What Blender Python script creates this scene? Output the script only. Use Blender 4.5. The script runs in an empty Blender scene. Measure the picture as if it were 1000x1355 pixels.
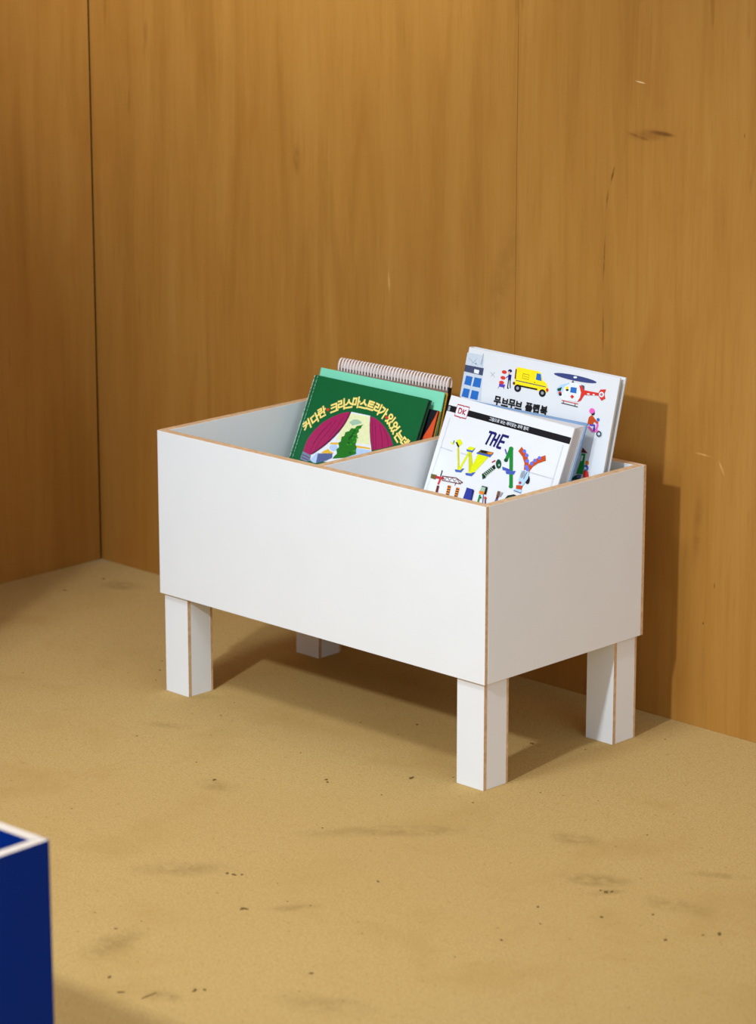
import bpy, bmesh, math, random
from mathutils import Matrix, Vector, noise
random.seed(7)
sc = bpy.context.scene
COL = sc.collection
R = math.radians

# ------------------------------------------------------------------ materials
def lin(c):
    return tuple((v/255/12.92 if v/255 <= .04045 else ((v/255+.055)/1.055)**2.4) for v in c) + (1,)

class NT:
    """small helper around a node tree"""
    def __init__(s, name):
        s.m = bpy.data.materials.new(name); s.m.use_nodes = True
        s.t = s.m.node_tree; s.n = s.t.nodes; s.b = s.n['Principled BSDF']
    def add(s, kind, **kw):
        n = s.n.new(kind)
        for k, v in kw.items(): setattr(n, k, v)
        return n
    def link(s, a, b): s.t.links.new(a, b)
    def coords(s):
        return s.add('ShaderNodeTexCoord').outputs['Object']
    def mapping(s, vec, loc=(0,0,0), rot=(0,0,0), scale=(1,1,1), kind='POINT'):
        m = s.add('ShaderNodeMapping', vector_type=kind)
        m.inputs['Location'].default_value = loc; m.inputs['Rotation'].default_value = rot; m.inputs['Scale'].default_value = scale
        s.link(vec, m.inputs['Vector']); return m.outputs[0]
    def noise(s, vec, scale, detail=4, rough=.55, dist=0):
        n = s.add('ShaderNodeTexNoise')
        n.inputs['Scale'].default_value = scale; n.inputs['Detail'].default_value = detail
        n.inputs['Roughness'].default_value = rough; n.inputs['Distortion'].default_value = dist
        s.link(vec, n.inputs['Vector']); return n.outputs['Fac']
    def ramp(s, fac, stops):
        r = s.add('ShaderNodeValToRGB'); e = r.color_ramp.elements
        while len(e) < len(stops): e.new(.5)
        for el, (p, c) in zip(e, stops): el.position = p; el.color = c
        s.link(fac, r.inputs[0]); return r.outputs[0]
    def rng(s, fac, a, b, c, d, smooth=True):
        r = s.add('ShaderNodeMapRange', interpolation_type='SMOOTHSTEP' if smooth else 'LINEAR')
        for k, v in zip(('From Min','From Max','To Min','To Max'), (a,b,c,d)): r.inputs[k].default_value = v
        s.link(fac, r.inputs['Value']); return r.outputs[0]
    def math(s, op, a, b=None):
        n = s.add('ShaderNodeMath', operation=op)
        for i, v in enumerate((a, b)):
            if v is None: continue
            if isinstance(v, (int, float)): n.inputs[i].default_value = v
            else: s.link(v, n.inputs[i])
        return n.outputs[0]
    def mix(s, fac, a, b, blend='MIX'):
        n = s.add('ShaderNodeMix', data_type='RGBA', blend_type=blend)
        for sock, v in ((n.inputs[0], fac), (n.inputs[6], a), (n.inputs[7], b)):
            if isinstance(v, (int, float)): sock.default_value = v
            elif isinstance(v, tuple): sock.default_value = v
            else: s.link(v, sock)
        return n.outputs[2]
    def blob(s, vec, c, rad, rot=(0,0,0), soft=(.25, 1)):
        """1 inside an ellipsoid-shaped mark, 0 outside"""
        v = s.mapping(vec, c, rot, rad, 'TEXTURE')
        l = s.add('ShaderNodeVectorMath', operation='LENGTH'); s.link(v, l.inputs[0])
        return s.rng(l.outputs['Value'], soft[0], soft[1], 1, 0)
    def bump(s, h, strength=.3, dist=.001):
        n = s.add('ShaderNodeBump'); n.inputs['Strength'].default_value = strength; n.inputs['Distance'].default_value = dist
        s.link(h, n.inputs['Height']); s.link(n.outputs[0], s.b.inputs['Normal'])
    def out(s, col, rough=.5, spec=.5):
        if isinstance(col, tuple): s.b.inputs['Base Color'].default_value = col
        else: s.link(col, s.b.inputs['Base Color'])
        s.b.inputs['Roughness'].default_value = rough
        s.b.inputs['Specular IOR Level'].default_value = spec
        return s.m

MAT = {}
def paint(name, rgb, rough=.5, spec=.35, var=.05, scale=30):
    t = NT(name); c = lin(rgb)
    f = t.noise(t.coords(), scale, 3)
    col = t.ramp(f, [(.3, tuple(v*(1-var) for v in c[:3])+(1,)), (.7, tuple(min(1, v*(1+var)) for v in c[:3])+(1,))])
    MAT[name] = t.out(col, rough, spec); return MAT[name]

def make_wood(name, axis):
    t = NT(name); co = t.coords()
    sc_ = (1, 1, .035) 
    g = t.mapping(co, scale=sc_)
    fine = t.noise(g, 170, 5, .6)
    mid = t.noise(t.mapping(co, scale=(1,1,.08)), 16, 5, .62, .6)
    broad = t.noise(t.mapping(co, loc=(3.1,1.7,.4), scale=(1,1,.22)), 4.2, 3, .5, .8)
    col = t.ramp(mid, [(.25, lin(WOOD[0])), (.5, lin(WOOD[1])), (.78, lin(WOOD[2]))])
    col = t.mix(t.rng(broad, .35, .7, 0, .55), col, lin(WOOD[3]))
    col = t.mix(t.rng(fine, .45, .75, 0, .16), col, lin(WOOD[4]))
    pore = t.noise(t.mapping(co, loc=(.7,.3,.9), scale=(1,1,.05)), 420, 2, .5)
    col = t.mix(t.rng(pore, .64, .8, 0, .22), col, lin(WOOD[4]))
    fl = t.noise(t.mapping(co, loc=(2.3,.1,7.7), scale=(1,1,.10)), 60, 4, .65, .3)
    col = t.mix(t.rng(fl, .52, .72, 0, .22), col, lin(WOOD[2]))
    col = t.mix(t.rng(fl, .30, .44, .22, 0), col, lin(WOOD[0]))
    da = t.noise(t.mapping(co, loc=(5,0,1.3), scale=(1,1,.16)), 34, 2, .5)
    col = t.mix(t.rng(da, .70, .76, 0, .35), col, lin(WOOD[4]))
    # rust-brown cloudy staining of the veneer
    cl = t.noise(t.mapping(co, loc=(9,2,5), scale=(1,1,.5)), 7, 4, .6, .5)
    col = t.mix(t.rng(cl, .5, .75, 0, .4), col, lin(WOOD[5]))
    if axis == 'x':
        wig = t.noise(co, 60, 3)
        def mark(c, rad, ang, rgb, amt, soft=(.2,1)):
            nonlocal col
            f = t.blob(co, c, rad, (0, ang, 0), soft)
            f = t.math('MULTIPLY', t.math('MULTIPLY', f, t.rng(wig, .3, .6, .35, 1)), amt)
            col = t.mix(f, col, lin(rgb))
        D = (92, 52, 14); Lt = (214, 160, 92)
        mark((-.062,.43,.857), (.03,.05,.0045), .05, D, .85)
        mark((-.085,.43,.853), (.05,.05,.012), -.1, (128,80,28), .5)
        mark((-.105,.43,.849), (.03,.05,.003), .2, D, .45)
        mark((-.151,.43,.790), (.0028,.05,.02), .28, D, .9)
        mark((-.160,.43,.755), (.0024,.05,.022), .12, D, .6)
        mark((-.164,.43,.665), (.0022,.05,.05), .03, D, .55)
        mark((-.1635,.43,.560), (.0022,.05,.05), -.02, D, .5)
        mark((-.103,.43,.926), (.012,.05,.0016), .12, (232,200,150), .8)
        mark((-.597,.43,.580), (.003,.05,.02), -.08, Lt, .7)
        mark((.028,.43,.407), (.02,.05,.002), .05, Lt, .75)
        mark((.060,.43,.393), (.003,.05,.016), -.5, Lt, .7)
        mark((.0534,.43,.2183), (.002,.05,.006), 0, D, .9)
        mark((.0348,.43,.158), (.002,.05,.003), 0, D, .9)
        mark((.0834,.43,.867), (.002,.05,.005), 0, D, .9)
        mark((.02,.43,.30), (.012,.05,.09), .05, (120,70,22), .35)
        mark((-.36,.43,.62), (.03,.05,.12), .3, (128,84,32), .3)
        mark((-.80,.43,.75), (.012,.05,.03), 0, (120,76,26), .45)
    t.bump(fine, .12, .0006)
    t.b.inputs['Coat Weight'].default_value = .0
    return t.out(col, .5, .3)

def make_floor(name):
    t = NT(name); co = t.coords()
    grit = t.noise(co, 330, 3, .75); mid = t.noise(co, 85, 4, .7); big = t.noise(co, 5.5, 5, .6, .4); huge = t.noise(co, 1.7, 2)
    col = t.ramp(grit, [(.28, lin(FLOOR[0])), (.5, lin(FLOOR[1])), (.74, lin(FLOOR[2]))])
    col = t.mix(t.rng(mid, .46, .72, 0, .4), col, lin(FLOOR[3]))
    col = t.mix(t.rng(big, .48, .72, 0, .5), col, lin(FLOOR[3]))
    col = t.mix(t.rng(huge, .4, .7, 0, .25), col, lin(FLOOR[4]))
    speck = t.noise(t.mapping(co, loc=(4,1,0)), 150, 2, .4)
    col = t.mix(t.rng(speck, .69, .76, 0, .45), col, lin((120, 92, 48)))
    wig = t.noise(co, 38, 4, .65)
    for (x, y, rx, ry, a, amt) in STAINS:
        f = t.blob(co, (x, y, 0), (rx, ry, .2), (0, 0, a), (.1, 1))
        f = t.math('MULTIPLY', t.math('MULTIPLY', f, t.rng(wig, .34, .6, .12, 1)), amt*.8)
        col = t.mix(f, col, lin((132, 104, 56)))
    t.bump(t.math('ADD', grit, t.math('MULTIPLY', mid, .8)), .35, .0012)
    return t.out(col, .95, .12)

def make_ply(name, a, b):
    t = NT(name); co = t.coords()
    f = t.noise(t.mapping(co, scale=(1, 1, 1)), 140, 4, .6)
    g = t.noise(co, 22, 3)
    col = t.ramp(f, [(.3, lin(a)), (.7, lin(b))])
    col = t.mix(t.rng(g, .4, .7, 0, .4), col, lin(a))
    return t.out(col, .65, .25)

def make_pages(name, a, b, freq=900):
    t = NT(name); co = t.coords()
    w = t.add('ShaderNodeTexWave', wave_type='BANDS', bands_direction='Y')
    w.inputs['Scale'].default_value = freq/6.28; w.inputs['Distortion'].default_value = 1.5; w.inputs['Detail'].default_value = 2
    t.link(co, w.inputs['Vector'])
    return t.out(t.ramp(w.outputs['Fac'], [(.2, lin(a)), (.8, lin(b))]), .85, .1)

WOOD = [(152, 101, 37), (171, 119, 50), (180, 130, 61), (164, 111, 43), (127, 81, 28), (158, 96, 32)]
FLOOR = [(163, 128, 74), (186, 152, 93), (201, 168, 108), (171, 135, 75), (177, 142, 82)]
WHITE = (232, 232, 230)
#       x       y      rx   ry   angle  amount
STAINS = [(.3217,-.1398,.06,.03,.6,.8), (.204,-.0469,.05,.03,.3,.6), (.0427,-.1647,.09,.03,.9,.5), (-.0839,-.48,.09,.035,.8,.55), (-.0145,-.2204,.12,.03,.9,.45),
          (-.2808,-.2316,.05,.03,.2,.5), (-.5248,-.1031,.05,.02,.4,.4), (-1.1419,.3399,.05,.035,.3,.7), (.351,-.6532,.08,.04,.4,.4), (.453,-.1363,.08,.03,.2,.4),
          (.043,-.7045,.04,.08,.3,.6), (.115,-.47,.05,.015,.9,.5), (.356,-.163,.035,.012,.9,.9), (.2,-.765,.03,.02,.3,.7), (-.6,.02,.05,.02,.5,.5), (.42,-.02,.06,.015,.5,.5)]
DEBRIS = [(-.304,-.219),(-.193,-.111),(-.185,-.117),(-.114,-.024),(-.031,-.45),(-.014,-.44),(-.022,-.447),(.126,-.336),(.072,-.516),(.327,-.259),(.356,-.163),(.347,-.164),(.36,-.157),(.405,-.23),(.445,-.18),(.507,-.232),(.53,-.189),(.542,-.172),(.366,-.37),(.275,-.6),(.215,-.732),(.015,-.038),(.007,-.67),(.114,-.772),(.157,-.792),(.213,-.728),(.221,-.72),(-.736,.066),(-1.195,.347),(-.269,.151),(-.092,.204),(.071,-.52),(-1.188,.255)]

ORANGE_P = (-0.5669, 0.2980, 0.4311)


WOOD_BACK = make_wood('oiled_wood_panel', 'x')
WOOD_LEFT = make_wood('oiled_wood_panel_side', 'y')
FLOOR_M = make_floor('sand_coloured_floor')
DARK = paint('dark_gap', (28, 18, 8), .9, .1)
FLAKE = paint('dark_debris', (112, 88, 48), .9, .1)
LINT = paint('grey_lint', (170, 160, 150), .9, .1)
LAM = paint('white_laminate', WHITE, .42, .4, .012, 12)
PLY = make_ply('raw_board_edge', (192, 152, 110), (222, 186, 144))
BLUE = paint('blue_laminate', (0, 38, 116), .65, .1, .03, 12)
CREAM = make_ply('pale_board_edge', (204, 186, 168), (218, 202, 186))
PAGES = make_pages('page_edges', (186, 180, 178), (226, 222, 220))
PAGES_TAN = make_pages('tan_page_edges', (168, 120, 40), (206, 156, 66))
C_GREEN = paint('green_cover', (6, 92, 46), .5, .25, .04)
C_GREEN_D = paint('dark_green_cover', (14, 66, 40), .55, .3, .04)
C_WHITE = paint('white_cover', (228, 226, 224), .45, .35, .01)
C_WHITE2 = paint('cool_white_cover', (221, 220, 219), .45, .3, .01)
C_MINT = paint('mint_cover', (130, 216, 176), .55, .25, .02)
C_MUST = paint('mustard_cover', (222, 164, 44), .5, .3, .05)
C_BLACK = paint('black_cover', (22, 22, 28), .5, .3)
C_ENDP = paint('blue_grey_cover', (120, 146, 176), .55, .25)
C_BROWN = paint('dark_brown_cover', (58, 44, 36), .6, .2)
C_TAUPE = paint('taupe_cover', (128, 104, 92), .6, .2)
WIRE = paint('pale_wire', (226, 208, 198), .4, .4)

ARTC = dict(art_white=(228,229,231), art_cream=(228,228,172), art_blue_pale=(178,200,228), art_ochre=(232,178,40), art_slate=(84,96,140),
  art_sage=(160,190,160), art_crimson=(164,28,84), art_plum=(96,20,62), art_greyblue=(112,128,150), art_tree=(30,112,26), art_tree_dark=(10,70,24),
  art_tree_light=(52,150,30), art_gold=(248,220,120), art_red=(214,52,40), art_worn=(190,222,206), art_black=(18,18,22), art_grey=(150,154,158),
  art_brick=(176,40,52), art_navy=(24,22,98), art_green=(18,132,48), art_lime=(222,226,14), art_lime_dark=(206,204,24), art_blue=(66,92,176),
  art_olive=(104,88,24), art_orange=(228,128,30), art_dark_green=(14,72,44), art_purple=(84,62,170), art_rust=(196,74,22), art_ball=(92,116,222),
  art_ice=(176,206,228), art_maroon=(104,28,30), art_cobalt=(42,54,146), art_brown=(120,80,62), art_rule=(176,178,186), art_shell=(196,204,211),
  art_slate_dark=(64,72,100), art_blue_window=(36,104,180), art_skin=(232,170,140), art_yellow=(250,222,20), art_indigo=(56,66,118), art_pink=(236,96,178),
  art_rust_red=(226,84,38))
for k, v in ARTC.items(): paint(k, v, .5, .3, .06, 220)

# ------------------------------------------------------------------ mesh helpers
def finish(name, bm, mats, parent=None, bevel=0, smooth=False, seg=2):
    me = bpy.data.meshes.new(name)
    bmesh.ops.recalc_face_normals(bm, faces=[f for f in bm.faces if not f.tag])
    bm.to_mesh(me); bm.free()
    for m in mats: me.materials.append(m)
    o = bpy.data.objects.new(name, me); COL.objects.link(o)
    if parent: o.parent = parent
    if bevel:
        b = o.modifiers.new('edge', 'BEVEL'); b.width = bevel; b.segments = seg; b.limit_method = 'ANGLE'; b.angle_limit = R(40)
    if smooth:
        for p in me.polygons: p.use_smooth = True
    return o
def box(bm, a, b, mi=0):
    x0,y0,z0 = a; x1,y1,z1 = b
    v = [bm.verts.new(p) for p in ((x0,y0,z0),(x1,y0,z0),(x1,y1,z0),(x0,y1,z0),(x0,y0,z1),(x1,y0,z1),(x1,y1,z1),(x0,y1,z1))]
    fs = [bm.faces.new([v[i] for i in q]) for q in ((0,3,2,1),(4,5,6,7),(0,1,5,4),(1,2,6,5),(2,3,7,6),(3,0,4,7))]
    for f in fs: f.material_index = mi
    return fs
def prism(bm, pts, z0, z1, mi=0):
    """pts: outline in xy, extruded in z"""
    a = [bm.verts.new((x, y, z0)) for x, y in pts]; b = [bm.verts.new((x, y, z1)) for x, y in pts]
    n = len(pts); fs = [bm.faces.new(a[::-1]), bm.faces.new(b)]
    for i in range(n): fs.append(bm.faces.new((a[i], a[(i+1)%n], b[(i+1)%n], b[i])))
    for f in fs: f.material_index = mi
    return fs
def tag(o, label=None, cat=None, group=None, kind=None):
    for k, v in (('label', label), ('category', cat), ('group', group), ('kind', kind)):
        if v: o[k] = v
    return o
def empty(name, mat):
    o = bpy.data.objects.new(name, None); COL.objects.link(o); o.empty_display_size = .05; o.matrix_world = mat; return o

# ------------------------------------------------------------------ the room
WX, WY = -1.297, .43
bm = bmesh.new()
box(bm, (-1.5,-4.2,-.04), (3.4,.56,0))
rnd = random.Random(5)
def flake(x, y, r, elong=1, ang=None):
    n = 7; ang = rnd.uniform(0, 6.28) if ang is None else ang
    pts = []
    for i in range(n):
        t = 2*math.pi*i/n; q = r*rnd.uniform(.6, 1.2)
        px, py = q*elong*math.cos(t), q*math.sin(t)/max(1, elong*.6)
        pts.append((x+px*math.cos(ang)-py*math.sin(ang), y+px*math.sin(ang)+py*math.cos(ang)))
    prism(bm, pts, -.0005, .0006, 1)
for i, (x, y) in enumerate(DEBRIS): flake(x, y, rnd.uniform(.0014, .003), rnd.uniform(1, 2))
flake(.1874, -.777, .0032, 5, 1.61)
for i in range(70): flake(rnd.uniform(-.9, .9), rnd.uniform(-.75, .38), rnd.uniform(.0006, .0012), rnd.uniform(1, 1.6))
for i in range(14):                                    # lint gathered in the corner
    x, y = WX+.004+abs(rnd.gauss(0, .012)), WY-.004-abs(rnd.gauss(0, .012)); n0 = len(bm.faces)
    flake(x, y, rnd.uniform(.001, .0022), rnd.uniform(1, 2.5))
    bm.faces.ensure_lookup_table()
    for k in range(n0, len(bm.faces)): bm.faces[k].material_index = 2
tag(finish('floor', bm, [FLOOR_M, FLAKE, LINT]), kind='structure')

bm = bmesh.new()                                       # back wall: veneered panels with open joints on a dark backing
xs = [WX, -.3352, .8848, 2.1048, 3.4]
for a, b in zip(xs, xs[1:]): box(bm, (a+.00035, WY, 0), (b-.00035, WY+.02, 2.7))
box(bm, (WX-.06, WY+.02, 0), (3.4, WY+.06, 2.7), 1)
tag(finish('wall_back', bm, [WOOD_BACK, DARK], bevel=.0004), kind='structure')

bm = bmesh.new()
ys = [-4.2, -3.1, -1.9, -.55, WY-.0016]
for a, b in zip(ys, ys[1:]): box(bm, (WX-.02, a+.0006, 0), (WX, b-.0006, 2.7))
box(bm, (WX-.06, -4.2, 0), (WX-.02, WY+.02, 2.7), 1)
tag(finish('wall_left', bm, [WOOD_LEFT, DARK], bevel=.0004), kind='structure')

bm = bmesh.new()                                       # unseen block added at the left wall to cast the slanting floor shadow
box(bm, (WX, -.56, 0), (-.822, -.45, 1.6))
tag(finish('shadow_block_1', bm, [WOOD_LEFT], bevel=.001), kind='structure')

# ------------------------------------------------------------------ display bins
L, D, T, ZB, ZT, LEG = .66, .336, .0135, .154, .404, .05
def make_bin(name, mat, face, edge, strip, label, drop=0):
    root = empty(name, mat)
    tag(root, label, 'book bin', 'low display bins on four legs')
    def by_normal(fs, side_x=None):
        for f in fs:
            f.normal_update(); n = f.normal
            f.material_index = 1 if abs(n.z) > .5 else 0
    K = .0058 if strip else .0003                       # rebated corner: this much raw board shows beside it
    Z0, Z1 = ZB - drop, ZT - drop
    def panel(nm, pts, bev=.0006):
        b = bmesh.new(); fs = prism(b, pts, Z0, Z1); by_normal(fs)
        if strip:
            for f in fs:
                c = f.calc_center_median()
                if abs(f.normal.x) > .5 and (abs(c.x) < 1e-4): f.material_index = 1
        return finish(nm, b, [face, edge], root, bev)
    panel('front_panel', [(-L+.003,0),(0,0),(0,K),(-T,K),(-T,T),(-L+T,T),(-L+T,K),(-L,K),(-L,.003),(-L+.0009,.0009)])
    panel('back_panel', [(-L,D),(-L,D-K),(-L+T,D-K),(-L+T,D-T),(-T,D-T),(-T,D-K),(0,D-K),(0,D)])
    for x0 in (-L, -T):
        b = bmesh.new(); fs = box(b, (x0, K+.0002, Z0), (x0+T, D-K-.0002, Z1)); by_normal(fs)
        finish('side_panel', b, [face, edge], root, .0006)
    b = bmesh.new(); fs = box(b, (-.336, T, Z0+.040), (-.3222, D-T, Z1-.0004)); by_normal(fs); finish('divider', b, [face, edge], root, .0006)
    b = bmesh.new(); fs = box(b, (-L+T, T, Z0+.028), (-T, D-T, Z0+.040)); finish('bottom_panel', b, [face, edge], root, .0004)
    I = .006
    for x0 in (-L+I, -I-LEG):
        for y0 in (I, D-I-LEG):
            b = bmesh.new()
            for ya, yb, xi, m in ((0, .0062, 0, 1), (.0062, LEG-.0045, .0002, 0), (LEG-.0045, LEG, 0, 1)):
                fs = box(b, (x0+xi, y0+ya, 0), (x0+LEG-xi, y0+yb, Z0+.028))
                for f in fs:
                    f.normal_update(); f.material_index = m if (abs(f.normal.x) > .5 and strip) else 0
                    if abs(f.normal.z) > .5: f.material_index = 1
            finish('leg', b, [face, edge], root, .0003)
    return root
make_bin('display_bin', Matrix(), LAM, PLY, True, 'white two-compartment book bin on four square legs with raw wood edges')
c = Vector((.4400, -1.1223))
a = R(1.8)
org = c - Matrix.Rotation(a, 2) @ Vector((0, D))
make_bin('display_bin', Matrix.Translation((org.x, org.y, 0)) @ Matrix.Rotation(a, 4, 'Z'), BLUE, CREAM, False,
         'dark blue book bin with pale edges, cut off by the lower left corner', .054)

# ------------------------------------------------------------------ books
def area_pts(pts):
    return sum(pts[i][0]*pts[(i+1)%len(pts)][1]-pts[(i+1)%len(pts)][0]*pts[i][1] for i in range(len(pts)))
GLYPH = {}
def glyph(txt):
    """outline of a piece of text as triangles, centred, 1 unit high"""
    if txt not in GLYPH:
        cu = bpy.data.curves.new('lettering', 'FONT'); cu.body = txt; cu.size = 1; cu.offset = .042 if len(txt) == 1 else .014; cu.resolution_u = 3
        ob = bpy.data.objects.new('lettering', cu); COL.objects.link(ob)
        bpy.context.view_layer.update()
        dg = bpy.context.evaluated_depsgraph_get()
        me = bpy.data.meshes.new_from_object(ob.evaluated_get(dg), depsgraph=dg)
        me.calc_loop_triangles()
        x0 = min(v.co.x for v in me.vertices); x1 = max(v.co.x for v in me.vertices); y0 = min(v.co.y for v in me.vertices); y1 = max(v.co.y for v in me.vertices)
        vs = [(v.co.x-(x0+x1)/2, v.co.y-(y0+y1)/2) for v in me.vertices]
        fs = [tuple(t.vertices) for t in me.loop_triangles]
        GLYPH[txt] = (vs, fs)
        bpy.data.objects.remove(ob); bpy.data.curves.remove(cu); bpy.data.meshes.remove(me)
    return GLYPH[txt]

def print_art(bm, mats, art, W, H, shear, clip=.0004):
    idx = {}
    def mi(m):
        if m not in idx: idx[m] = len(mats); mats.append(MAT[m])
        return idx[m]
    lay = [0]
    def put(vs, faces, m):
        lay[0] += 1
        y = -.00008 - .000012*lay[0]
        bv = []
        for u, v in vs:
            u = min(max(u, clip), W-clip); v = min(v, -clip)
            bv.append(bm.verts.new((u-W/2, y, H+v+shear*y)))
        for f in faces:
            q = [bv[i] for i in f]
            try: fc = bm.faces.new(q)
            except ValueError: continue
            fc.tag = True; fc.material_index = mi(m)
            fc.normal_update()
            if fc.normal.y > 0: fc.normal_flip()
    for a in art:
        if a[0] == 'p':
            pts = [(x/1000, y/1000) for x, y in a[2]]
            if area_pts(pts) < 0: pts = pts[::-1]
            put(pts, [tuple(range(len(pts)))], a[1])
        elif a[0] == 's':
            pts = [Vector((x/1000, y/1000)) for x, y in a[2]]; w = a[3]/2000
            l, r = [], []
            for i, p in enumerate(pts):
                d = (pts[min(i+1, len(pts)-1)] - pts[max(i-1, 0)]); d.normalize(); n = Vector((-d.y, d.x))
                e = d*w*.15*(-1 if i == 0 else (1 if i == len(pts)-1 else 0))
                l.append(tuple(p+n*w+e)); r.append(tuple(p-n*w+e))
            k = len(pts)
            put(l+r, [(i, i+k, i+k+1, i+1) for i in range(k-1)], a[1])
        else:
            vs, fs = glyph(a[2]); h = a[4]/1000; ca, sa = math.cos(a[5]), math.sin(a[5]); cx, cy = a[3][0]/1000, a[3][1]/1000
            put([(cx+h*(x*ca-y*sa), cy+h*(x*sa+y*ca)) for x, y in vs], fs, a[1])

def make_book(name, label, P, lean, roll, yaw, W, H, th, cover, back=None, spine=None, pages=PAGES, art=(), shear=0, board=.0024, hinge=False, back_rise=0, over=.0022, fan=0):
    """case-bound book; origin at the middle of its foot, front cover in the plane y=0"""
    rot = Matrix.Rotation(R(yaw), 4, 'Z') @ Matrix.Rotation(R(-lean), 4, 'X') @ Matrix.Rotation(R(roll), 4, 'Y')
    root = empty(name, Matrix.Translation(Vector(P)) @ rot @ Matrix.Translation((W/2, 0, -H)))
    tag(root, label, 'book', BOOK_GROUP)
    back = back or cover; spine = spine or cover
    def sh(bm):
        for v in bm.verts: v.co.z += (shear + fan*(v.co.x/W+.5))*v.co.y
    # front board, with a pressed hinge groove beside the spine
    bm = bmesh.new()
    x0, x1 = -W/2, W/2
    if hinge:
        g = x0+.0085
        out = [(x0+.0012,.0004),(x0+.003,0),(g-.0022,0),(g-.0008,.0009),(g+.0008,.0009),(g+.0022,0),(x1-.0006,0),(x1,.0006),(x1,board),(x0+.0012,board)]
    else:
        out = [(x0+.0015,.0007),(x0+.0030,0),(x1-.0006,0),(x1,.0006),(x1,board),(x0+.0015,board)]
    prism(bm, out, 0, H); sh(bm)
    mats = [cover]
    print_art(bm, mats, art, W, H, shear)
    finish('front_cover', bm, mats, root)
    bm = bmesh.new(); prism(bm, [(x0+.0015,th-board),(x1-.0006,th-board),(x1,th-board+.0006),(x1,th),(x0+.0015,th)], 0, H); sh(bm)
    if back_rise:
        for v in bm.verts: v.co.z += back_rise*(v.co.x-x0)/W
    finish('back_cover', bm, [back], root)
    bm = bmesh.new(); pts = []                        # rounded spine strip
    n = 8; bul = min(.004, th*.3)
    for i in range(n+1):
        t = i/n; pts.append((x0+.0015-bul*math.sin(math.pi*t)*.5-.0012*min(1, 4*min(t,1-t)+.0), .0007+(th-.0014)*t))
    for i in range(n, -1, -1):
        t = i/n; pts.append((x0+.0030-bul*math.sin(math.pi*t)*.4, .0016+(th-.0032)*t))
    prism(bm, pts, 0, H); sh(bm); finish('spine', bm, [spine], root)
    bm = bmesh.new()                                   # text block, slightly hollow at the fore edge
    pts = [(x0+.004, board), (x1-over, board)]
    for i in range(1, 6):
        t = i/6; pts.append((x1-over-.0012*math.sin(math.pi*t), board+(th-2*board)*t))
    pts += [(x1-over, th-board), (x0+.004, th-board)]
    prism(bm, pts, over, H-over); sh(bm); finish('page_block', bm, [pages], root)
    return root

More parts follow.
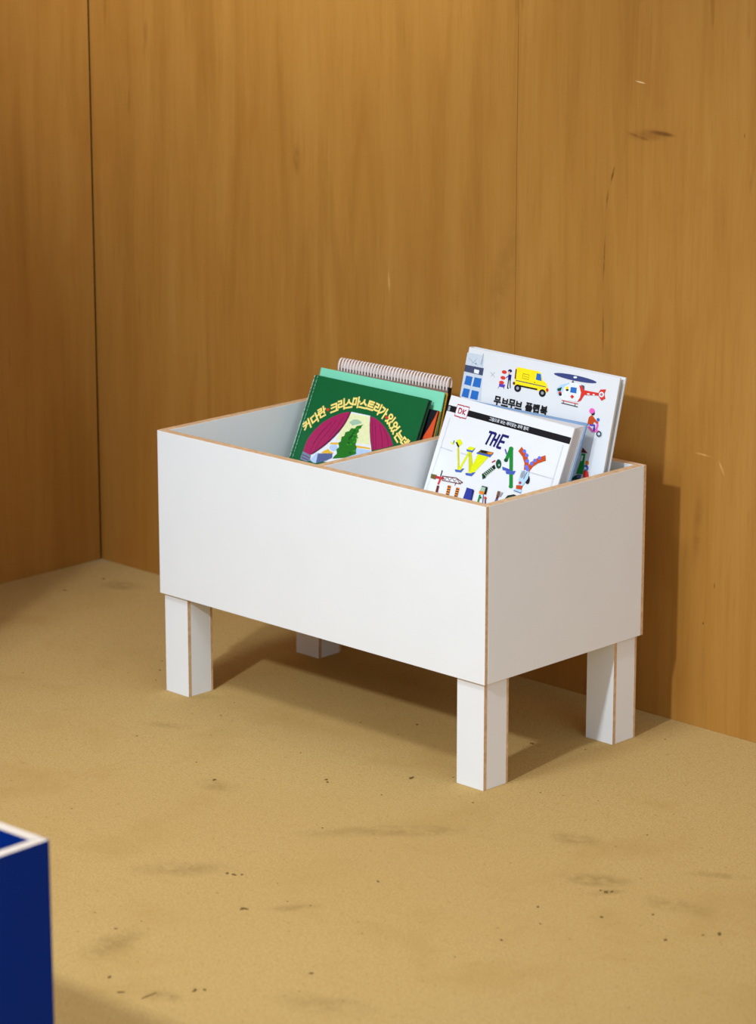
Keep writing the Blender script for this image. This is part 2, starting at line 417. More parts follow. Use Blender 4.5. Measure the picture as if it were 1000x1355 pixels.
BOOK_GROUP = 'picture books standing in the white bin'
ART_DK = [
 ('p','art_black',[(-6.07,-15.14),(1.56,-14.69),(259.83,-13.63),(259.32,-23.17),(2.38,-23.69),(-5.6,-24.1)]),
 ('p','art_grey',[(3.47,-16.16),(7.7,-16.14),(7.89,-22.85),(3.71,-22.97)]),
 ('p','art_white',[(20.55,-10.79),(32.84,-10.47),(34.56,-11.5),(35.74,-10.47),(45.7,-10.47),(45.02,-27.43),(34.5,-27.68),(33.75,-28.96),(31.94,-27.72),(20.52,-27.46)]),
 ('s','art_brick',[(20.55,-10.79),(32.84,-10.47),(34.56,-11.5),(35.74,-10.47),(45.7,-10.47)],1.66),
 ('s','art_brick',[(45.02,-27.43),(34.5,-27.68),(33.75,-28.96),(31.94,-27.72),(20.52,-27.46)],1.66),
 ('s','art_brick',[(45.7,-10.47),(45.02,-27.43)],0.90),
 ('s','art_brick',[(20.52,-27.46),(20.55,-10.79)],0.90),
 ('s','art_brick',[(26.09,-15.19),(26.25,-22.57),(30.86,-22.01),(32.62,-18.48),(30.8,-15.65),(26.09,-15.19)],2.18),
 ('s','art_brick',[(35.11,-15.15),(35.74,-22.88)],2.18),
 ('s','art_brick',[(40.73,-15.53),(35.83,-19.22),(40.85,-22.79)],2.05),
 ('t','art_white','그림으로 보는 재미있는 과학 원리',(130.82, -18.15),5.80,0.0041),
 ('s','art_navy',[(98.42,-55.23),(103.76,-35.56)],3.71),
 ('s','art_navy',[(97.84,-36.52),(111.81,-36.76)],3.71),
 ('s','art_navy',[(107.12,-55.26),(112.47,-36.07)],3.71),
 ('s','art_navy',[(114.7,-55.29),(120.07,-36.23)],3.71),
 ('s','art_navy',[(108.25,-45.35),(119.27,-45.37)],3.71),
 ('s','art_navy',[(120.92,-55.14),(126.14,-36.13)],3.71),
 ('s','art_navy',[(124.61,-36.21),(138.27,-36.38)],3.71),
 ('s','art_navy',[(123.19,-45.36),(133.24,-45.46)],3.71),
 ('s','art_navy',[(120.75,-54.73),(129.53,-54.73)],3.71),
 ('s','art_green',[(34.75,-62.48),(34.7,-68.18)],2.05),
 ('s','art_lime',[(28.47,-66.03),(35.36,-67.82)],1.79),
 ('p','art_lime',[(39.0,-61.05),(46.17,-58.12),(52.92,-62.77),(48.57,-68.54),(42.89,-66.52)]),
 ('p','art_black',[(38.31,-64.03),(41.58,-63.37),(48.14,-68.29),(47.65,-71.0),(43.46,-68.67)]),
 ('s','art_lime_dark',[(46.63,-70.87),(59.47,-99.46)],3.84),
 ('s','art_lime',[(61.84,-98.96),(70.99,-71.56)],4.10),
 ('p','art_lime_dark',[(69.87,-73.49),(75.54,-71.76),(84.42,-87.45),(86.52,-98.31),(80.36,-99.61)]),
 ('p','art_lime',[(88.87,-71.28),(111.81,-70.5),(91.57,-99.74),(83.72,-100.03),(83.94,-92.07)]),
 ('p','art_blue',[(63.49,-69.7),(80.6,-64.73),(77.14,-71.77),(65.84,-72.28)]),
 ('p','art_lime',[(68.09,-64.56),(80.64,-64.04),(76.02,-69.06),(64.72,-69.56)]),
 ('p','art_blue',[(85.23,-69.77),(118.53,-64.62),(114.21,-71.35),(86.38,-71.79)]),
 ('p','art_olive',[(91.93,-64.45),(118.83,-63.43),(114.08,-68.34),(87.57,-69.29)]),
 ('p','art_black',[(93.44,-65.04),(105.54,-63.69),(104.0,-67.61),(93.14,-68.15)]),
 ('p','art_orange',[(107.59,-64.84),(117.51,-64.04),(114.09,-67.22),(107.12,-67.53)]),
 ('p','art_blue',[(52.27,-102.67),(70.75,-96.87),(66.45,-103.89),(55.8,-105.33)]),
 ('p','art_blue',[(74.9,-103.02),(94.56,-97.75),(89.18,-104.76),(77.58,-105.62)]),
 ('p','art_lime',[(57.46,-99.65),(66.93,-97.33),(64.41,-100.92),(56.72,-101.73)]),
 ('p','art_lime',[(80.65,-99.55),(88.5,-97.33),(87.59,-100.91),(80.86,-101.99)]),
 ('s','art_dark_green',[(110.47,-100.6),(114.92,-97.97)],8.32),
 ('s','art_black',[(112.01,-98.58),(128.57,-82.19)],6.40),
 ('s','art_sage',[(110.95,-95.99),(118.83,-99.05)],1.15),
 ('s','art_sage',[(112.98,-93.65),(120.86,-96.72)],1.15),
 ('s','art_sage',[(115.02,-91.31),(122.89,-94.38)],1.15),
 ('s','art_sage',[(117.05,-88.98),(124.92,-92.04)],1.15),
 ('s','art_sage',[(119.08,-86.64),(126.95,-89.71)],1.15),
 ('s','art_sage',[(121.11,-84.31),(128.97,-87.37)],1.15),
 ('p','art_dark_green',[(139.49,-75.99),(140.05,-78.01),(140.04,-79.95),(139.48,-81.61),(138.4,-82.82),(136.93,-83.47),(135.2,-83.49),(133.38,-82.88),(131.65,-81.71),(130.17,-80.07),(129.11,-78.15),(128.55,-76.11),(128.56,-74.17),(129.12,-72.52),(130.2,-71.31),(131.68,-70.66),(133.41,-70.64),(135.23,-71.25),(136.96,-72.43),(138.43,-74.06)]),
 ('p','art_sage',[(137.68,-78.04),(137.8,-78.57),(137.75,-79.08),(137.51,-79.53),(137.13,-79.86),(136.63,-80.06),(136.06,-80.09),(135.48,-79.95),(134.95,-79.67),(134.51,-79.26),(134.22,-78.76),(134.09,-78.24),(134.15,-77.72),(134.38,-77.28),(134.77,-76.94),(135.27,-76.75),(135.84,-76.72),(136.42,-76.86),(136.95,-77.14),(137.38,-77.55)]),
 ('s','art_brick',[(120.65,-77.44),(126.19,-73.71)],2.05),
 ('s','art_purple',[(138.59,-54.34),(144.22,-60.46)],2.05),
 ('s','art_green',[(146.5,-68.71),(147.35,-63.17),(149.24,-51.04)],6.40),
 ('s','art_green',[(149.94,-51.23),(170.03,-101.94)],6.66),
 ('p','art_green',[(154.04,-50.62),(154.22,-51.62),(153.96,-52.6),(153.29,-53.48),(152.27,-54.17),(151.0,-54.59),(149.61,-54.71),(148.23,-54.52),(147.0,-54.03),(146.03,-53.29),(145.43,-52.38),(145.25,-51.38),(145.51,-50.39),(146.18,-49.51),(147.21,-48.83),(148.47,-48.4),(149.87,-48.28),(151.25,-48.48),(152.48,-48.97),(153.44,-49.71)]),
 ('p','art_green',[(174.07,-101.97),(174.18,-102.77),(173.9,-103.58),(173.24,-104.31),(172.27,-104.9),(171.08,-105.28),(169.8,-105.43),(168.55,-105.31),(167.44,-104.96),(166.59,-104.4),(166.09,-103.68),(165.97,-102.87),(166.26,-102.07),(166.92,-101.33),(167.89,-100.75),(169.07,-100.36),(170.36,-100.22),(171.61,-100.33),(172.72,-100.69),(173.56,-101.25)]),
 ('p','art_dark_green',[(150.03,-68.2),(150.16,-69.0),(149.91,-69.8),(149.31,-70.52),(148.41,-71.09),(147.31,-71.45),(146.11,-71.57),(144.92,-71.43),(143.87,-71.06),(143.06,-70.48),(142.56,-69.75),(142.43,-68.95),(142.68,-68.15),(143.28,-67.43),(144.18,-66.86),(145.29,-66.5),(146.49,-66.38),(147.67,-66.52),(148.72,-66.9),(149.54,-67.48)]),
 ('p','art_blue',[(142.99,-79.18),(159.46,-79.86),(161.63,-83.65),(145.09,-83.55)]),
 ('p','art_blue',[(151.67,-84.4),(170.72,-79.73),(169.17,-85.41),(154.54,-87.6)]),
 ('p','art_purple',[(151.3,-79.67),(159.17,-79.92),(160.3,-81.92),(153.07,-82.1)]),
 ('s','art_rust',[(167.26,-48.47),(178.22,-54.57),(186.65,-63.95),(189.26,-73.4)],8.19),
 ('s','art_rust',[(192.15,-74.46),(197.59,-64.44),(206.8,-56.99),(218.92,-50.83)],7.94),
 ('p','art_ball',[(179.35,-49.0),(179.52,-49.83),(179.36,-50.63),(178.9,-51.34),(178.18,-51.89),(177.26,-52.21),(176.25,-52.28),(175.23,-52.1),(174.3,-51.67),(173.57,-51.05),(173.09,-50.29),(172.92,-49.46),(173.07,-48.65),(173.53,-47.94),(174.26,-47.4),(175.18,-47.08),(176.19,-47.0),(177.21,-47.19),(178.14,-47.62),(178.87,-48.24)]),
 ('p','art_ball',[(186.14,-53.61),(186.31,-54.43),(186.15,-55.24),(185.69,-55.95),(184.97,-56.49),(184.06,-56.82),(183.04,-56.89),(182.03,-56.7),(181.1,-56.28),(180.37,-55.66),(179.89,-54.9),(179.73,-54.07),(179.88,-53.26),(180.34,-52.55),(181.06,-52.01),(181.98,-51.69),(182.99,-51.61),(184.01,-51.8),(184.93,-52.22),(185.66,-52.85)]),
 ('p','art_ball',[(190.07,-61.01),(190.24,-61.84),(190.08,-62.64),(189.62,-63.35),(188.9,-63.9),(187.99,-64.22),(186.98,-64.3),(185.96,-64.11),(185.04,-63.69),(184.31,-63.07),(183.83,-62.31),(183.66,-61.48),(183.82,-60.68),(184.28,-59.97),(185.0,-59.42),(185.91,-59.1),(186.92,-59.03),(187.94,-59.21),(188.86,-59.63),(189.59,-60.26)]),
 ('p','art_ball',[(192.26,-69.44),(192.43,-70.26),(192.28,-71.07),(191.82,-71.78),(191.1,-72.32),(190.19,-72.65),(189.17,-72.72),(188.16,-72.54),(187.24,-72.12),(186.5,-71.5),(186.03,-70.74),(185.86,-69.92),(186.01,-69.11),(186.47,-68.4),(187.19,-67.86),(188.11,-67.53),(189.12,-67.45),(190.14,-67.64),(191.06,-68.06),(191.79,-68.68)]),
 ('p','art_ball',[(195.0,-72.42),(195.17,-73.24),(195.02,-74.04),(194.56,-74.75),(193.84,-75.3),(192.93,-75.62),(191.92,-75.7),(190.9,-75.52),(189.98,-75.1),(189.25,-74.48),(188.78,-73.72),(188.61,-72.9),(188.76,-72.09),(189.22,-71.38),(189.94,-70.84),(190.85,-70.51),(191.87,-70.43),(192.88,-70.62),(193.8,-71.04),(194.53,-71.66)]),
 ('p','art_ball',[(199.58,-62.92),(199.74,-63.74),(199.59,-64.55),(199.13,-65.26),(198.42,-65.8),(197.51,-66.12),(196.5,-66.2),(195.48,-66.02),(194.56,-65.59),(193.83,-64.97),(193.36,-64.22),(193.19,-63.39),(193.34,-62.59),(193.8,-61.88),(194.52,-61.34),(195.43,-61.01),(196.44,-60.94),(197.46,-61.12),(198.37,-61.54),(199.1,-62.16)]),
 ('p','art_ball',[(204.26,-57.52),(204.43,-58.34),(204.28,-59.14),(203.82,-59.85),(203.11,-60.39),(202.2,-60.71),(201.19,-60.79),(200.18,-60.6),(199.26,-60.18),(198.53,-59.56),(198.06,-58.8),(197.89,-57.98),(198.04,-57.18),(198.5,-56.47),(199.22,-55.93),(200.13,-55.6),(201.14,-55.53),(202.15,-55.71),(203.06,-56.14),(203.79,-56.76)]),
 ('p','art_ball',[(211.34,-52.4),(211.51,-53.22),(211.36,-54.02),(210.9,-54.73),(210.19,-55.27),(209.28,-55.59),(208.27,-55.66),(207.26,-55.48),(206.35,-55.06),(205.62,-54.44),(205.15,-53.68),(204.98,-52.86),(205.13,-52.05),(205.59,-51.35),(206.31,-50.81),(207.21,-50.48),(208.22,-50.41),(209.23,-50.6),(210.14,-51.02),(210.87,-51.64)]),
 ('p','art_black',[(201.93,-85.7),(202.5,-87.71),(202.58,-89.61),(202.15,-91.22),(201.26,-92.38),(199.99,-92.99),(198.47,-92.98),(196.84,-92.35),(195.27,-91.16),(193.91,-89.53),(192.89,-87.62),(192.32,-85.62),(192.24,-83.71),(192.68,-82.1),(193.57,-80.93),(194.84,-80.33),(196.37,-80.34),(197.99,-80.98),(199.56,-82.17),(200.92,-83.8)]),
 ('p','art_ice',[(181.1,-76.78),(196.59,-75.19),(198.21,-84.83),(192.47,-97.15),(182.63,-97.58),(181.63,-89.45)]),
 ('p','art_grey',[(190.04,-82.13),(189.57,-83.91),(188.77,-85.49),(187.72,-86.71),(186.52,-87.45),(185.3,-87.64),(184.16,-87.25),(183.23,-86.34),(182.59,-84.98),(182.31,-83.31),(182.41,-81.49),(182.88,-79.71),(183.68,-78.13),(184.73,-76.91),(185.93,-76.17),(187.15,-75.99),(188.28,-76.37),(189.22,-77.29),(189.85,-78.65),(190.14,-80.32)]),
 ('s','art_slate',[(192.76,-77.1),(190.14,-87.65)],1.54),
 ('p','art_brick',[(188.4,-93.57),(188.5,-94.17),(188.35,-94.76),(187.95,-95.29),(187.35,-95.7),(186.59,-95.96),(185.77,-96.04),(184.95,-95.93),(184.22,-95.64),(183.65,-95.2),(183.29,-94.66),(183.18,-94.06),(183.34,-93.47),(183.74,-92.95),(184.34,-92.53),(185.09,-92.28),(185.92,-92.2),(186.74,-92.31),(187.47,-92.6),(188.04,-93.03)]),
 ('p','art_rust',[(180.0,-98.7),(192.47,-97.15),(191.71,-102.86),(181.17,-103.46)]),
 ('p','art_ice',[(178.53,-104.58),(193.21,-102.76),(192.88,-107.61),(177.95,-106.93)]),
 ('s','art_slate',[(178.03,-107.13),(192.88,-107.61)],1.02),
 ('p','art_olive',[(8.85,-118.06),(20.61,-117.3),(20.7,-124.14),(9.76,-124.16)]),
 ('s','art_brick',[(19.25,-120.67),(35.52,-119.51)],3.58),
 ('s','art_black',[(28.9,-108.71),(28.97,-117.82)],1.79),
 ('s','art_red',[(30.38,-118.09),(28.78,-129.84)],3.33),
 ('s','art_maroon',[(29.66,-131.93),(30.26,-141.16)],4.61),
 ('s','art_maroon',[(32.4,-117.09),(39.58,-120.7),(42.3,-115.57),(48.94,-119.85),(52.39,-114.57),(59.09,-119.06),(62.66,-114.1),(69.47,-118.89),(75.65,-117.58)],1.02),
 ('s','art_maroon',[(32.18,-116.57),(60.75,-113.37),(75.88,-116.96)],1.15),
 ('s','art_maroon',[(33.84,-122.49),(73.06,-119.83)],1.02),
 ('s','art_maroon',[(63.13,-119.11),(62.13,-124.43)],1.02),
 ('s','art_orange',[(51.9,-126.95),(53.1,-141.47)],6.40),
 ('s','art_black',[(48.94,-129.02),(54.97,-128.75)],1.41),
 ('s','art_black',[(49.24,-132.65),(55.27,-132.38)],1.41),
 ('s','art_black',[(49.55,-136.28),(55.57,-136.01)],1.41),
 ('s','art_black',[(49.85,-139.91),(55.87,-139.63)],1.41),
 ('s','art_orange',[(69.75,-126.54),(70.61,-140.18)],6.40),
 ('s','art_black',[(66.78,-128.5),(72.77,-128.23)],1.41),
 ('s','art_black',[(66.99,-131.91),(72.98,-131.64)],1.41),
 ('s','art_black',[(67.2,-135.32),(73.19,-135.05)],1.41),
 ('s','art_black',[(67.42,-138.73),(73.41,-138.46)],1.41),
 ('p','art_cobalt',[(87.13,-122.14),(101.2,-122.28),(102.74,-138.3),(85.8,-139.72)]),
 ('p','art_navy',[(98.67,-121.93),(102.8,-123.07),(103.97,-138.6),(101.74,-138.18)]),
 ('p','art_black',[(115.28,-113.41),(127.14,-113.13),(127.93,-123.84),(114.04,-124.59)]),
 ('p','art_sage',[(115.21,-114.78),(123.63,-114.55),(123.47,-120.65),(114.21,-121.18)]),
 ('p','art_orange',[(113.2,-121.4),(123.9,-120.56),(123.16,-124.87),(113.9,-125.41)]),
 ('s','art_green',[(116.56,-126.86),(116.81,-137.83)],3.07),
 ('s','art_dark_green',[(118.85,-129.74),(120.44,-130.52)],2.56),
 ('s','art_slate',[(123.08,-125.45),(126.31,-137.11)],1.54),
 ('p','art_red',[(130.85,-128.26),(130.98,-128.86),(130.86,-129.45),(130.52,-129.97),(129.98,-130.37),(129.31,-130.62),(128.55,-130.68),(127.8,-130.56),(127.12,-130.26),(126.58,-129.81),(126.23,-129.27),(126.11,-128.67),(126.22,-128.08),(126.56,-127.56),(127.1,-127.15),(127.78,-126.91),(128.53,-126.84),(129.28,-126.97),(129.96,-127.27),(130.5,-127.71)]),
 ('s','art_plum',[(129.18,-130.31),(132.0,-137.55)],2.30),
 ('s','art_brown',[(151.09,-114.37),(151.23,-121.39)],5.38),
 ('s','art_grey',[(158.19,-114.41),(155.24,-120.52)],2.82),
 ('s','art_maroon',[(151.23,-121.39),(150.57,-127.79)],3.84),
 ('s','art_slate',[(151.99,-125.92),(149.3,-130.03)],3.33),
 ('p','art_black',[(165.78,-122.3),(169.81,-116.2),(181.18,-112.19),(186.87,-112.9),(188.04,-115.76)]),
 ('p','art_dark_green',[(169.54,-118.21),(180.77,-113.83),(185.47,-114.76),(172.27,-119.57)]),
 ('s','art_rule',[(12.58,-77.02),(38.22,-77.8)],0.51),
 ('s','art_rule',[(55.3,-77.03),(74.36,-76.64)],0.51),
 ('s','art_rule',[(194.27,-75.9),(245.31,-75.73)],0.51),
 ('s','art_rule',[(13.7,-32.91),(12.58,-77.02),(9.09,-143.65)],0.45),
 ('s','art_rule',[(245.32,-26.37),(245.31,-75.73),(245.21,-88.96)],0.45),
]
ART_REAR = [
 ('p','art_shell',[(-4.9,-8.15),(33.13,-7.65),(42.06,-73.17),(-1.11,-73.55)]),
 ('p','art_slate_dark',[(0.08,-26.21),(37.02,-25.78),(37.09,-36.74),(0.24,-36.15)]),
 ('p','art_white',[(19.34,-29.9),(29.06,-29.98),(28.95,-35.62),(19.51,-35.24)]),
 ('p','art_blue_window',[(5.83,-41.45),(18.83,-41.53),(18.05,-55.08),(4.57,-54.57)]),
 ('p','art_blue_window',[(22.42,-41.49),(36.33,-41.15),(36.32,-54.81),(21.3,-55.1)]),
 ('p','art_blue_window',[(5.15,-60.13),(17.82,-60.23),(16.92,-73.28),(3.78,-72.75)]),
 ('p','art_blue_window',[(21.47,-60.44),(35.52,-60.57),(35.26,-73.22),(20.86,-73.17)]),
 ('s','art_grey',[(5.26,-15.99),(15.48,-21.11)],0.64),
 ('s','art_grey',[(19.47,-15.13),(13.92,-22.16)],0.64),
 ('s','art_grey',[(31.49,-5.23),(31.67,-21.26)],1.15),
 ('s','art_grey',[(31.28,-11.95),(29.25,-21.64)],0.64),
 ('s','art_slate',[(18.44,-21.46),(22.21,-22.21)],1.02),
 ('s','art_grey',[(50.63,-28.97),(61.01,-35.33)],0.58),
 ('s','art_grey',[(59.38,-28.39),(52.82,-35.3)],0.58),
 ('p','art_red',[(81.87,-25.03),(81.61,-25.84),(80.89,-26.58),(79.8,-27.16),(78.44,-27.54),(76.94,-27.68),(75.45,-27.56),(74.11,-27.2),(73.06,-26.62),(72.4,-25.9),(72.19,-25.09),(72.45,-24.27),(73.16,-23.54),(74.26,-22.95),(75.62,-22.57),(77.12,-22.44),(78.61,-22.56),(79.95,-22.92),(81.0,-23.5),(81.66,-24.22)]),
 ('p','art_red',[(81.41,-33.61),(81.14,-34.43),(80.43,-35.16),(79.34,-35.75),(77.98,-36.13),(76.48,-36.27),(74.98,-36.15),(73.65,-35.79),(72.59,-35.22),(71.93,-34.49),(71.72,-33.68),(71.98,-32.87),(72.7,-32.13),(73.79,-31.55),(75.15,-31.16),(76.66,-31.03),(78.15,-31.14),(79.48,-31.51),(80.53,-32.08),(81.2,-32.81)]),
 ('p','art_red',[(80.24,-40.72),(79.98,-41.53),(79.27,-42.27),(78.18,-42.86),(76.81,-43.24),(75.31,-43.38),(73.82,-43.26),(72.48,-42.9),(71.42,-42.33),(70.76,-41.6),(70.55,-40.8),(70.82,-39.98),(71.53,-39.24),(72.62,-38.66),(73.99,-38.27),(75.49,-38.13),(76.98,-38.25),(78.32,-38.61),(79.37,-39.18),(80.03,-39.91)]),
 ('p','art_purple',[(71.32,-43.01),(82.93,-42.74),(82.19,-47.11),(71.6,-47.23)]),
 ('s','art_slate_dark',[(71.6,-47.23),(70.5,-50.07)],0.77),
 ('s','art_slate_dark',[(81.39,-46.71),(81.31,-49.39)],0.77),
 ('p','art_navy',[(91.29,-21.21),(91.27,-21.95),(90.89,-22.68),(90.19,-23.32),(89.22,-23.81),(88.1,-24.1),(86.92,-24.17),(85.8,-24.01),(84.85,-23.63),(84.17,-23.07),(83.82,-22.39),(83.84,-21.65),(84.22,-20.92),(84.92,-20.28),(85.89,-19.79),(87.02,-19.49),(88.2,-19.42),(89.32,-19.59),(90.26,-19.97),(90.94,-20.53)]),
 ('p','art_skin',[(88.5,-24.31),(88.54,-24.95),(88.39,-25.57),(88.04,-26.1),(87.54,-26.48),(86.94,-26.68),(86.28,-26.68),(85.65,-26.48),(85.09,-26.1),(84.67,-25.57),(84.42,-24.95),(84.37,-24.3),(84.53,-23.69),(84.87,-23.16),(85.37,-22.78),(85.98,-22.58),(86.63,-22.58),(87.27,-22.78),(87.82,-23.16),(88.25,-23.69)]),
 ('p','art_navy',[(85.92,-26.84),(91.59,-27.0),(92.03,-34.9),(86.35,-34.74)]),
 ('s','art_purple',[(85.84,-29.51),(82.36,-32.72)],1.54),
 ('s','art_black',[(87.71,-34.52),(88.31,-46.12)],1.79),
 ('s','art_black',[(90.55,-34.6),(93.52,-45.81)],1.79),
 ('s','art_black',[(87.75,-46.74),(90.59,-46.82)],1.54),
 ('p','art_yellow',[(99.8,-14.03),(140.88,-13.89),(145.36,-15.29),(151.18,-25.41),(158.77,-28.4),(162.84,-34.05),(163.16,-41.35),(100.48,-40.97),(98.25,-25.41)]),
 ('p','art_maroon',[(97.47,-17.58),(99.72,-16.69),(101.09,-31.59),(98.55,-31.2)]),
 ('p','art_blue_window',[(138.14,-16.96),(145.78,-17.07),(149.41,-26.75),(138.26,-26.43)]),
 ('s','art_slate_dark',[(101.85,-33.32),(158.62,-33.68)],1.28),
 ('s','art_black',[(106.9,-39.93),(144.13,-39.72)],2.30),
 ('s','art_black',[(136.08,-30.47),(137.93,-30.96)],1.02),
 ('p','art_black',[(113.86,-42.78),(113.94,-44.48),(113.38,-46.12),(112.24,-47.54),(110.63,-48.59),(108.71,-49.18),(106.66,-49.24),(104.7,-48.77),(103.0,-47.81),(101.74,-46.46),(101.03,-44.86),(100.96,-43.15),(101.52,-41.5),(102.67,-40.09),(104.28,-39.04),(106.2,-38.45),(108.25,-38.4),(110.21,-38.87),(111.91,-39.83),(113.17,-41.17)]),
 ('p','art_grey',[(110.16,-43.38),(110.19,-44.11),(109.96,-44.81),(109.48,-45.42),(108.8,-45.87),(107.99,-46.11),(107.13,-46.14),(106.3,-45.93),(105.59,-45.52),(105.05,-44.94),(104.75,-44.25),(104.72,-43.52),(104.95,-42.82),(105.43,-42.21),(106.11,-41.77),(106.92,-41.52),(107.78,-41.5),(108.61,-41.7),(109.33,-42.11),(109.86,-42.69)]),
 ('p','art_black',[(160.96,-42.24),(161.03,-43.93),(160.48,-45.56),(159.36,-46.97),(157.77,-48.01),(155.88,-48.59),(153.87,-48.65),(151.93,-48.19),(150.25,-47.24),(149.01,-45.9),(148.31,-44.3),(148.24,-42.61),(148.79,-40.97),(149.92,-39.57),(151.51,-38.52),(153.4,-37.95),(155.42,-37.89),(157.35,-38.36),(159.03,-39.31),(160.27,-40.65)]),
 ('p','art_grey',[(157.3,-42.84),(157.34,-43.56),(157.11,-44.26),(156.64,-44.86),(155.97,-45.31),(155.17,-45.55),(154.33,-45.58),(153.51,-45.37),(152.8,-44.96),(152.27,-44.39),(151.98,-43.71),(151.95,-42.98),(152.18,-42.28),(152.65,-41.68),(153.31,-41.23),(154.11,-40.99),(154.96,-40.97),(155.78,-41.17),(156.48,-41.58),(157.01,-42.15)]),
 ('p','art_red',[(164.93,-37.13),(165.0,-37.93),(164.84,-38.69),(164.45,-39.33),(163.89,-39.79),(163.2,-40.03),(162.45,-40.03),(161.72,-39.77),(161.08,-39.3),(160.58,-38.64),(160.29,-37.88),(160.22,-37.08),(160.39,-36.32),(160.77,-35.68),(161.33,-35.21),(162.02,-34.97),(162.77,-34.98),(163.5,-35.23),(164.14,-35.71),(164.64,-36.36)]),
 ('p','art_maroon',[(101.45,-37.63),(101.48,-38.28),(101.28,-38.9),(100.86,-39.44),(100.27,-39.84),(99.56,-40.05),(98.8,-40.07),(98.08,-39.89),(97.45,-39.52),(96.98,-39.0),(96.71,-38.39),(96.68,-37.74),(96.88,-37.12),(97.3,-36.58),(97.9,-36.18),(98.6,-35.96),(99.36,-35.95),(100.09,-36.13),(100.72,-36.5),(101.19,-37.01)]),
 ('s','art_olive',[(113.14,-21.72),(124.66,-21.74),(124.86,-28.58),(112.95,-28.37),(113.14,-21.72)],0.64),
 ('s','art_olive',[(114.93,-24.88),(123.48,-25.63)],0.51),
 ('s','art_slate_dark',[(206.21,-14.77),(207.02,-21.16)],1.15),
 ('p','art_indigo',[(249.36,-12.63),(247.39,-13.82),(241.76,-14.88),(232.99,-15.74),(221.93,-16.29),(209.65,-16.48),(197.32,-16.3),(186.18,-15.75),(177.33,-14.9),(171.65,-13.82),(169.72,-12.62),(171.74,-11.43),(177.5,-10.35),(186.41,-9.5),(197.6,-8.96),(209.93,-8.78),(222.2,-8.98),(233.22,-9.53),(241.92,-10.38),(247.47,-11.45)]),
 ('p','art_white',[(212.82,-11.1),(212.77,-11.59),(212.4,-12.09),(211.76,-12.54),(210.9,-12.9),(209.9,-13.13),(208.88,-13.22),(207.92,-13.15),(207.11,-12.93),(206.55,-12.59),(206.28,-12.15),(206.34,-11.65),(206.7,-11.16),(207.35,-10.71),(208.21,-10.35),(209.2,-10.12),(210.23,-10.03),(211.19,-10.1),(211.99,-10.32),(212.55,-10.66)]),
 ('p','art_black',[(208.57,-19.08),(208.57,-19.48),(208.37,-19.88),(208.0,-20.23),(207.49,-20.49),(206.9,-20.65),(206.28,-20.69),(205.69,-20.6),(205.19,-20.39),(204.83,-20.08),(204.65,-19.71),(204.65,-19.31),(204.85,-18.91),(205.22,-18.56),(205.72,-18.3),(206.32,-18.14),(206.94,-18.1),(207.53,-18.19),(208.03,-18.4),(208.39,-18.71)]),
 ('p','art_white',[(179.08,-32.99),(184.99,-26.01),(197.38,-20.62),(213.97,-18.99),(222.94,-21.19),(228.51,-30.69),(223.28,-44.56),(193.26,-46.91),(183.27,-40.69)]),
 ('p','art_ice',[(179.08,-32.99),(185.7,-26.16),(200.71,-20.34),(201.12,-22.11),(192.99,-28.12),(191.03,-37.33),(185.5,-42.95),(181.03,-38.44)]),
 ('p','art_dark_green',[(180.73,-32.72),(189.04,-28.76),(187.7,-34.73),(182.21,-36.15)]),
 ('p','art_red',[(190.04,-37.49),(190.08,-38.3),(189.82,-39.07),(189.3,-39.73),(188.55,-40.22),(187.67,-40.5),(186.72,-40.52),(185.81,-40.3),(185.03,-39.85),(184.44,-39.22),(184.12,-38.46),(184.08,-37.66),(184.34,-36.88),(184.86,-36.22),(185.61,-35.73),(186.5,-35.45),(187.44,-35.43),(188.35,-35.65),(189.13,-36.1),(189.72,-36.74)]),
 ('p','art_black',[(190.84,-39.46),(190.86,-40.1),(190.61,-40.72),(190.14,-41.26),(189.47,-41.67),(188.68,-41.9),(187.84,-41.94),(187.04,-41.77),(186.35,-41.42),(185.85,-40.92),(185.57,-40.32),(185.56,-39.67),(185.8,-39.05),(186.28,-38.51),(186.95,-38.1),(187.74,-37.87),(188.58,-37.83),(189.38,-38.0),(190.06,-38.35),(190.57,-38.85)]),
 ('p','art_yellow',[(201.27,-28.61),(201.31,-29.41),(201.05,-30.18),(200.53,-30.84),(199.79,-31.33),(198.91,-31.6),(197.96,-31.63),(197.06,-31.41),(196.27,-30.95),(195.69,-30.32),(195.37,-29.57),(195.33,-28.76),(195.59,-27.99),(196.11,-27.33),(196.85,-26.84),(197.74,-26.57),(198.68,-26.54),(199.58,-26.77),(200.37,-27.22),(200.95,-27.85)]),
 ('p','art_black',[(201.86,-31.12),(201.84,-31.61),(201.56,-32.09),(201.06,-32.52),(200.38,-32.86),(199.58,-33.06),(198.76,-33.12),(197.97,-33.02),(197.32,-32.78),(196.85,-32.42),(196.61,-31.98),(196.63,-31.49),(196.9,-31.01),(197.41,-30.58),(198.09,-30.25),(198.88,-30.04),(199.71,-29.98),(200.49,-30.08),(201.15,-30.32),(201.62,-30.68)]),
 ('p','art_blue_window',[(204.79,-26.21),(215.87,-25.72),(216.7,-33.66),(205.24,-33.97)]),
 ('p','art_red',[(209.53,-36.4),(214.16,-38.77),(210.93,-42.43),(206.58,-39.75)]),
 ('p','art_slate_dark',[(222.7,-20.19),(228.58,-20.8),(229.92,-26.56),(223.96,-24.15)]),
 ('p','art_red',[(219.24,-21.27),(224.03,-21.54),(229.97,-26.82),(256.07,-26.46),(258.84,-21.09),(268.48,-19.52),(266.65,-26.02),(270.07,-32.18),(263.7,-36.33),(256.94,-30.2),(231.48,-33.33),(226.84,-42.41),(220.79,-45.5),(224.49,-38.12),(224.93,-31.28)]),
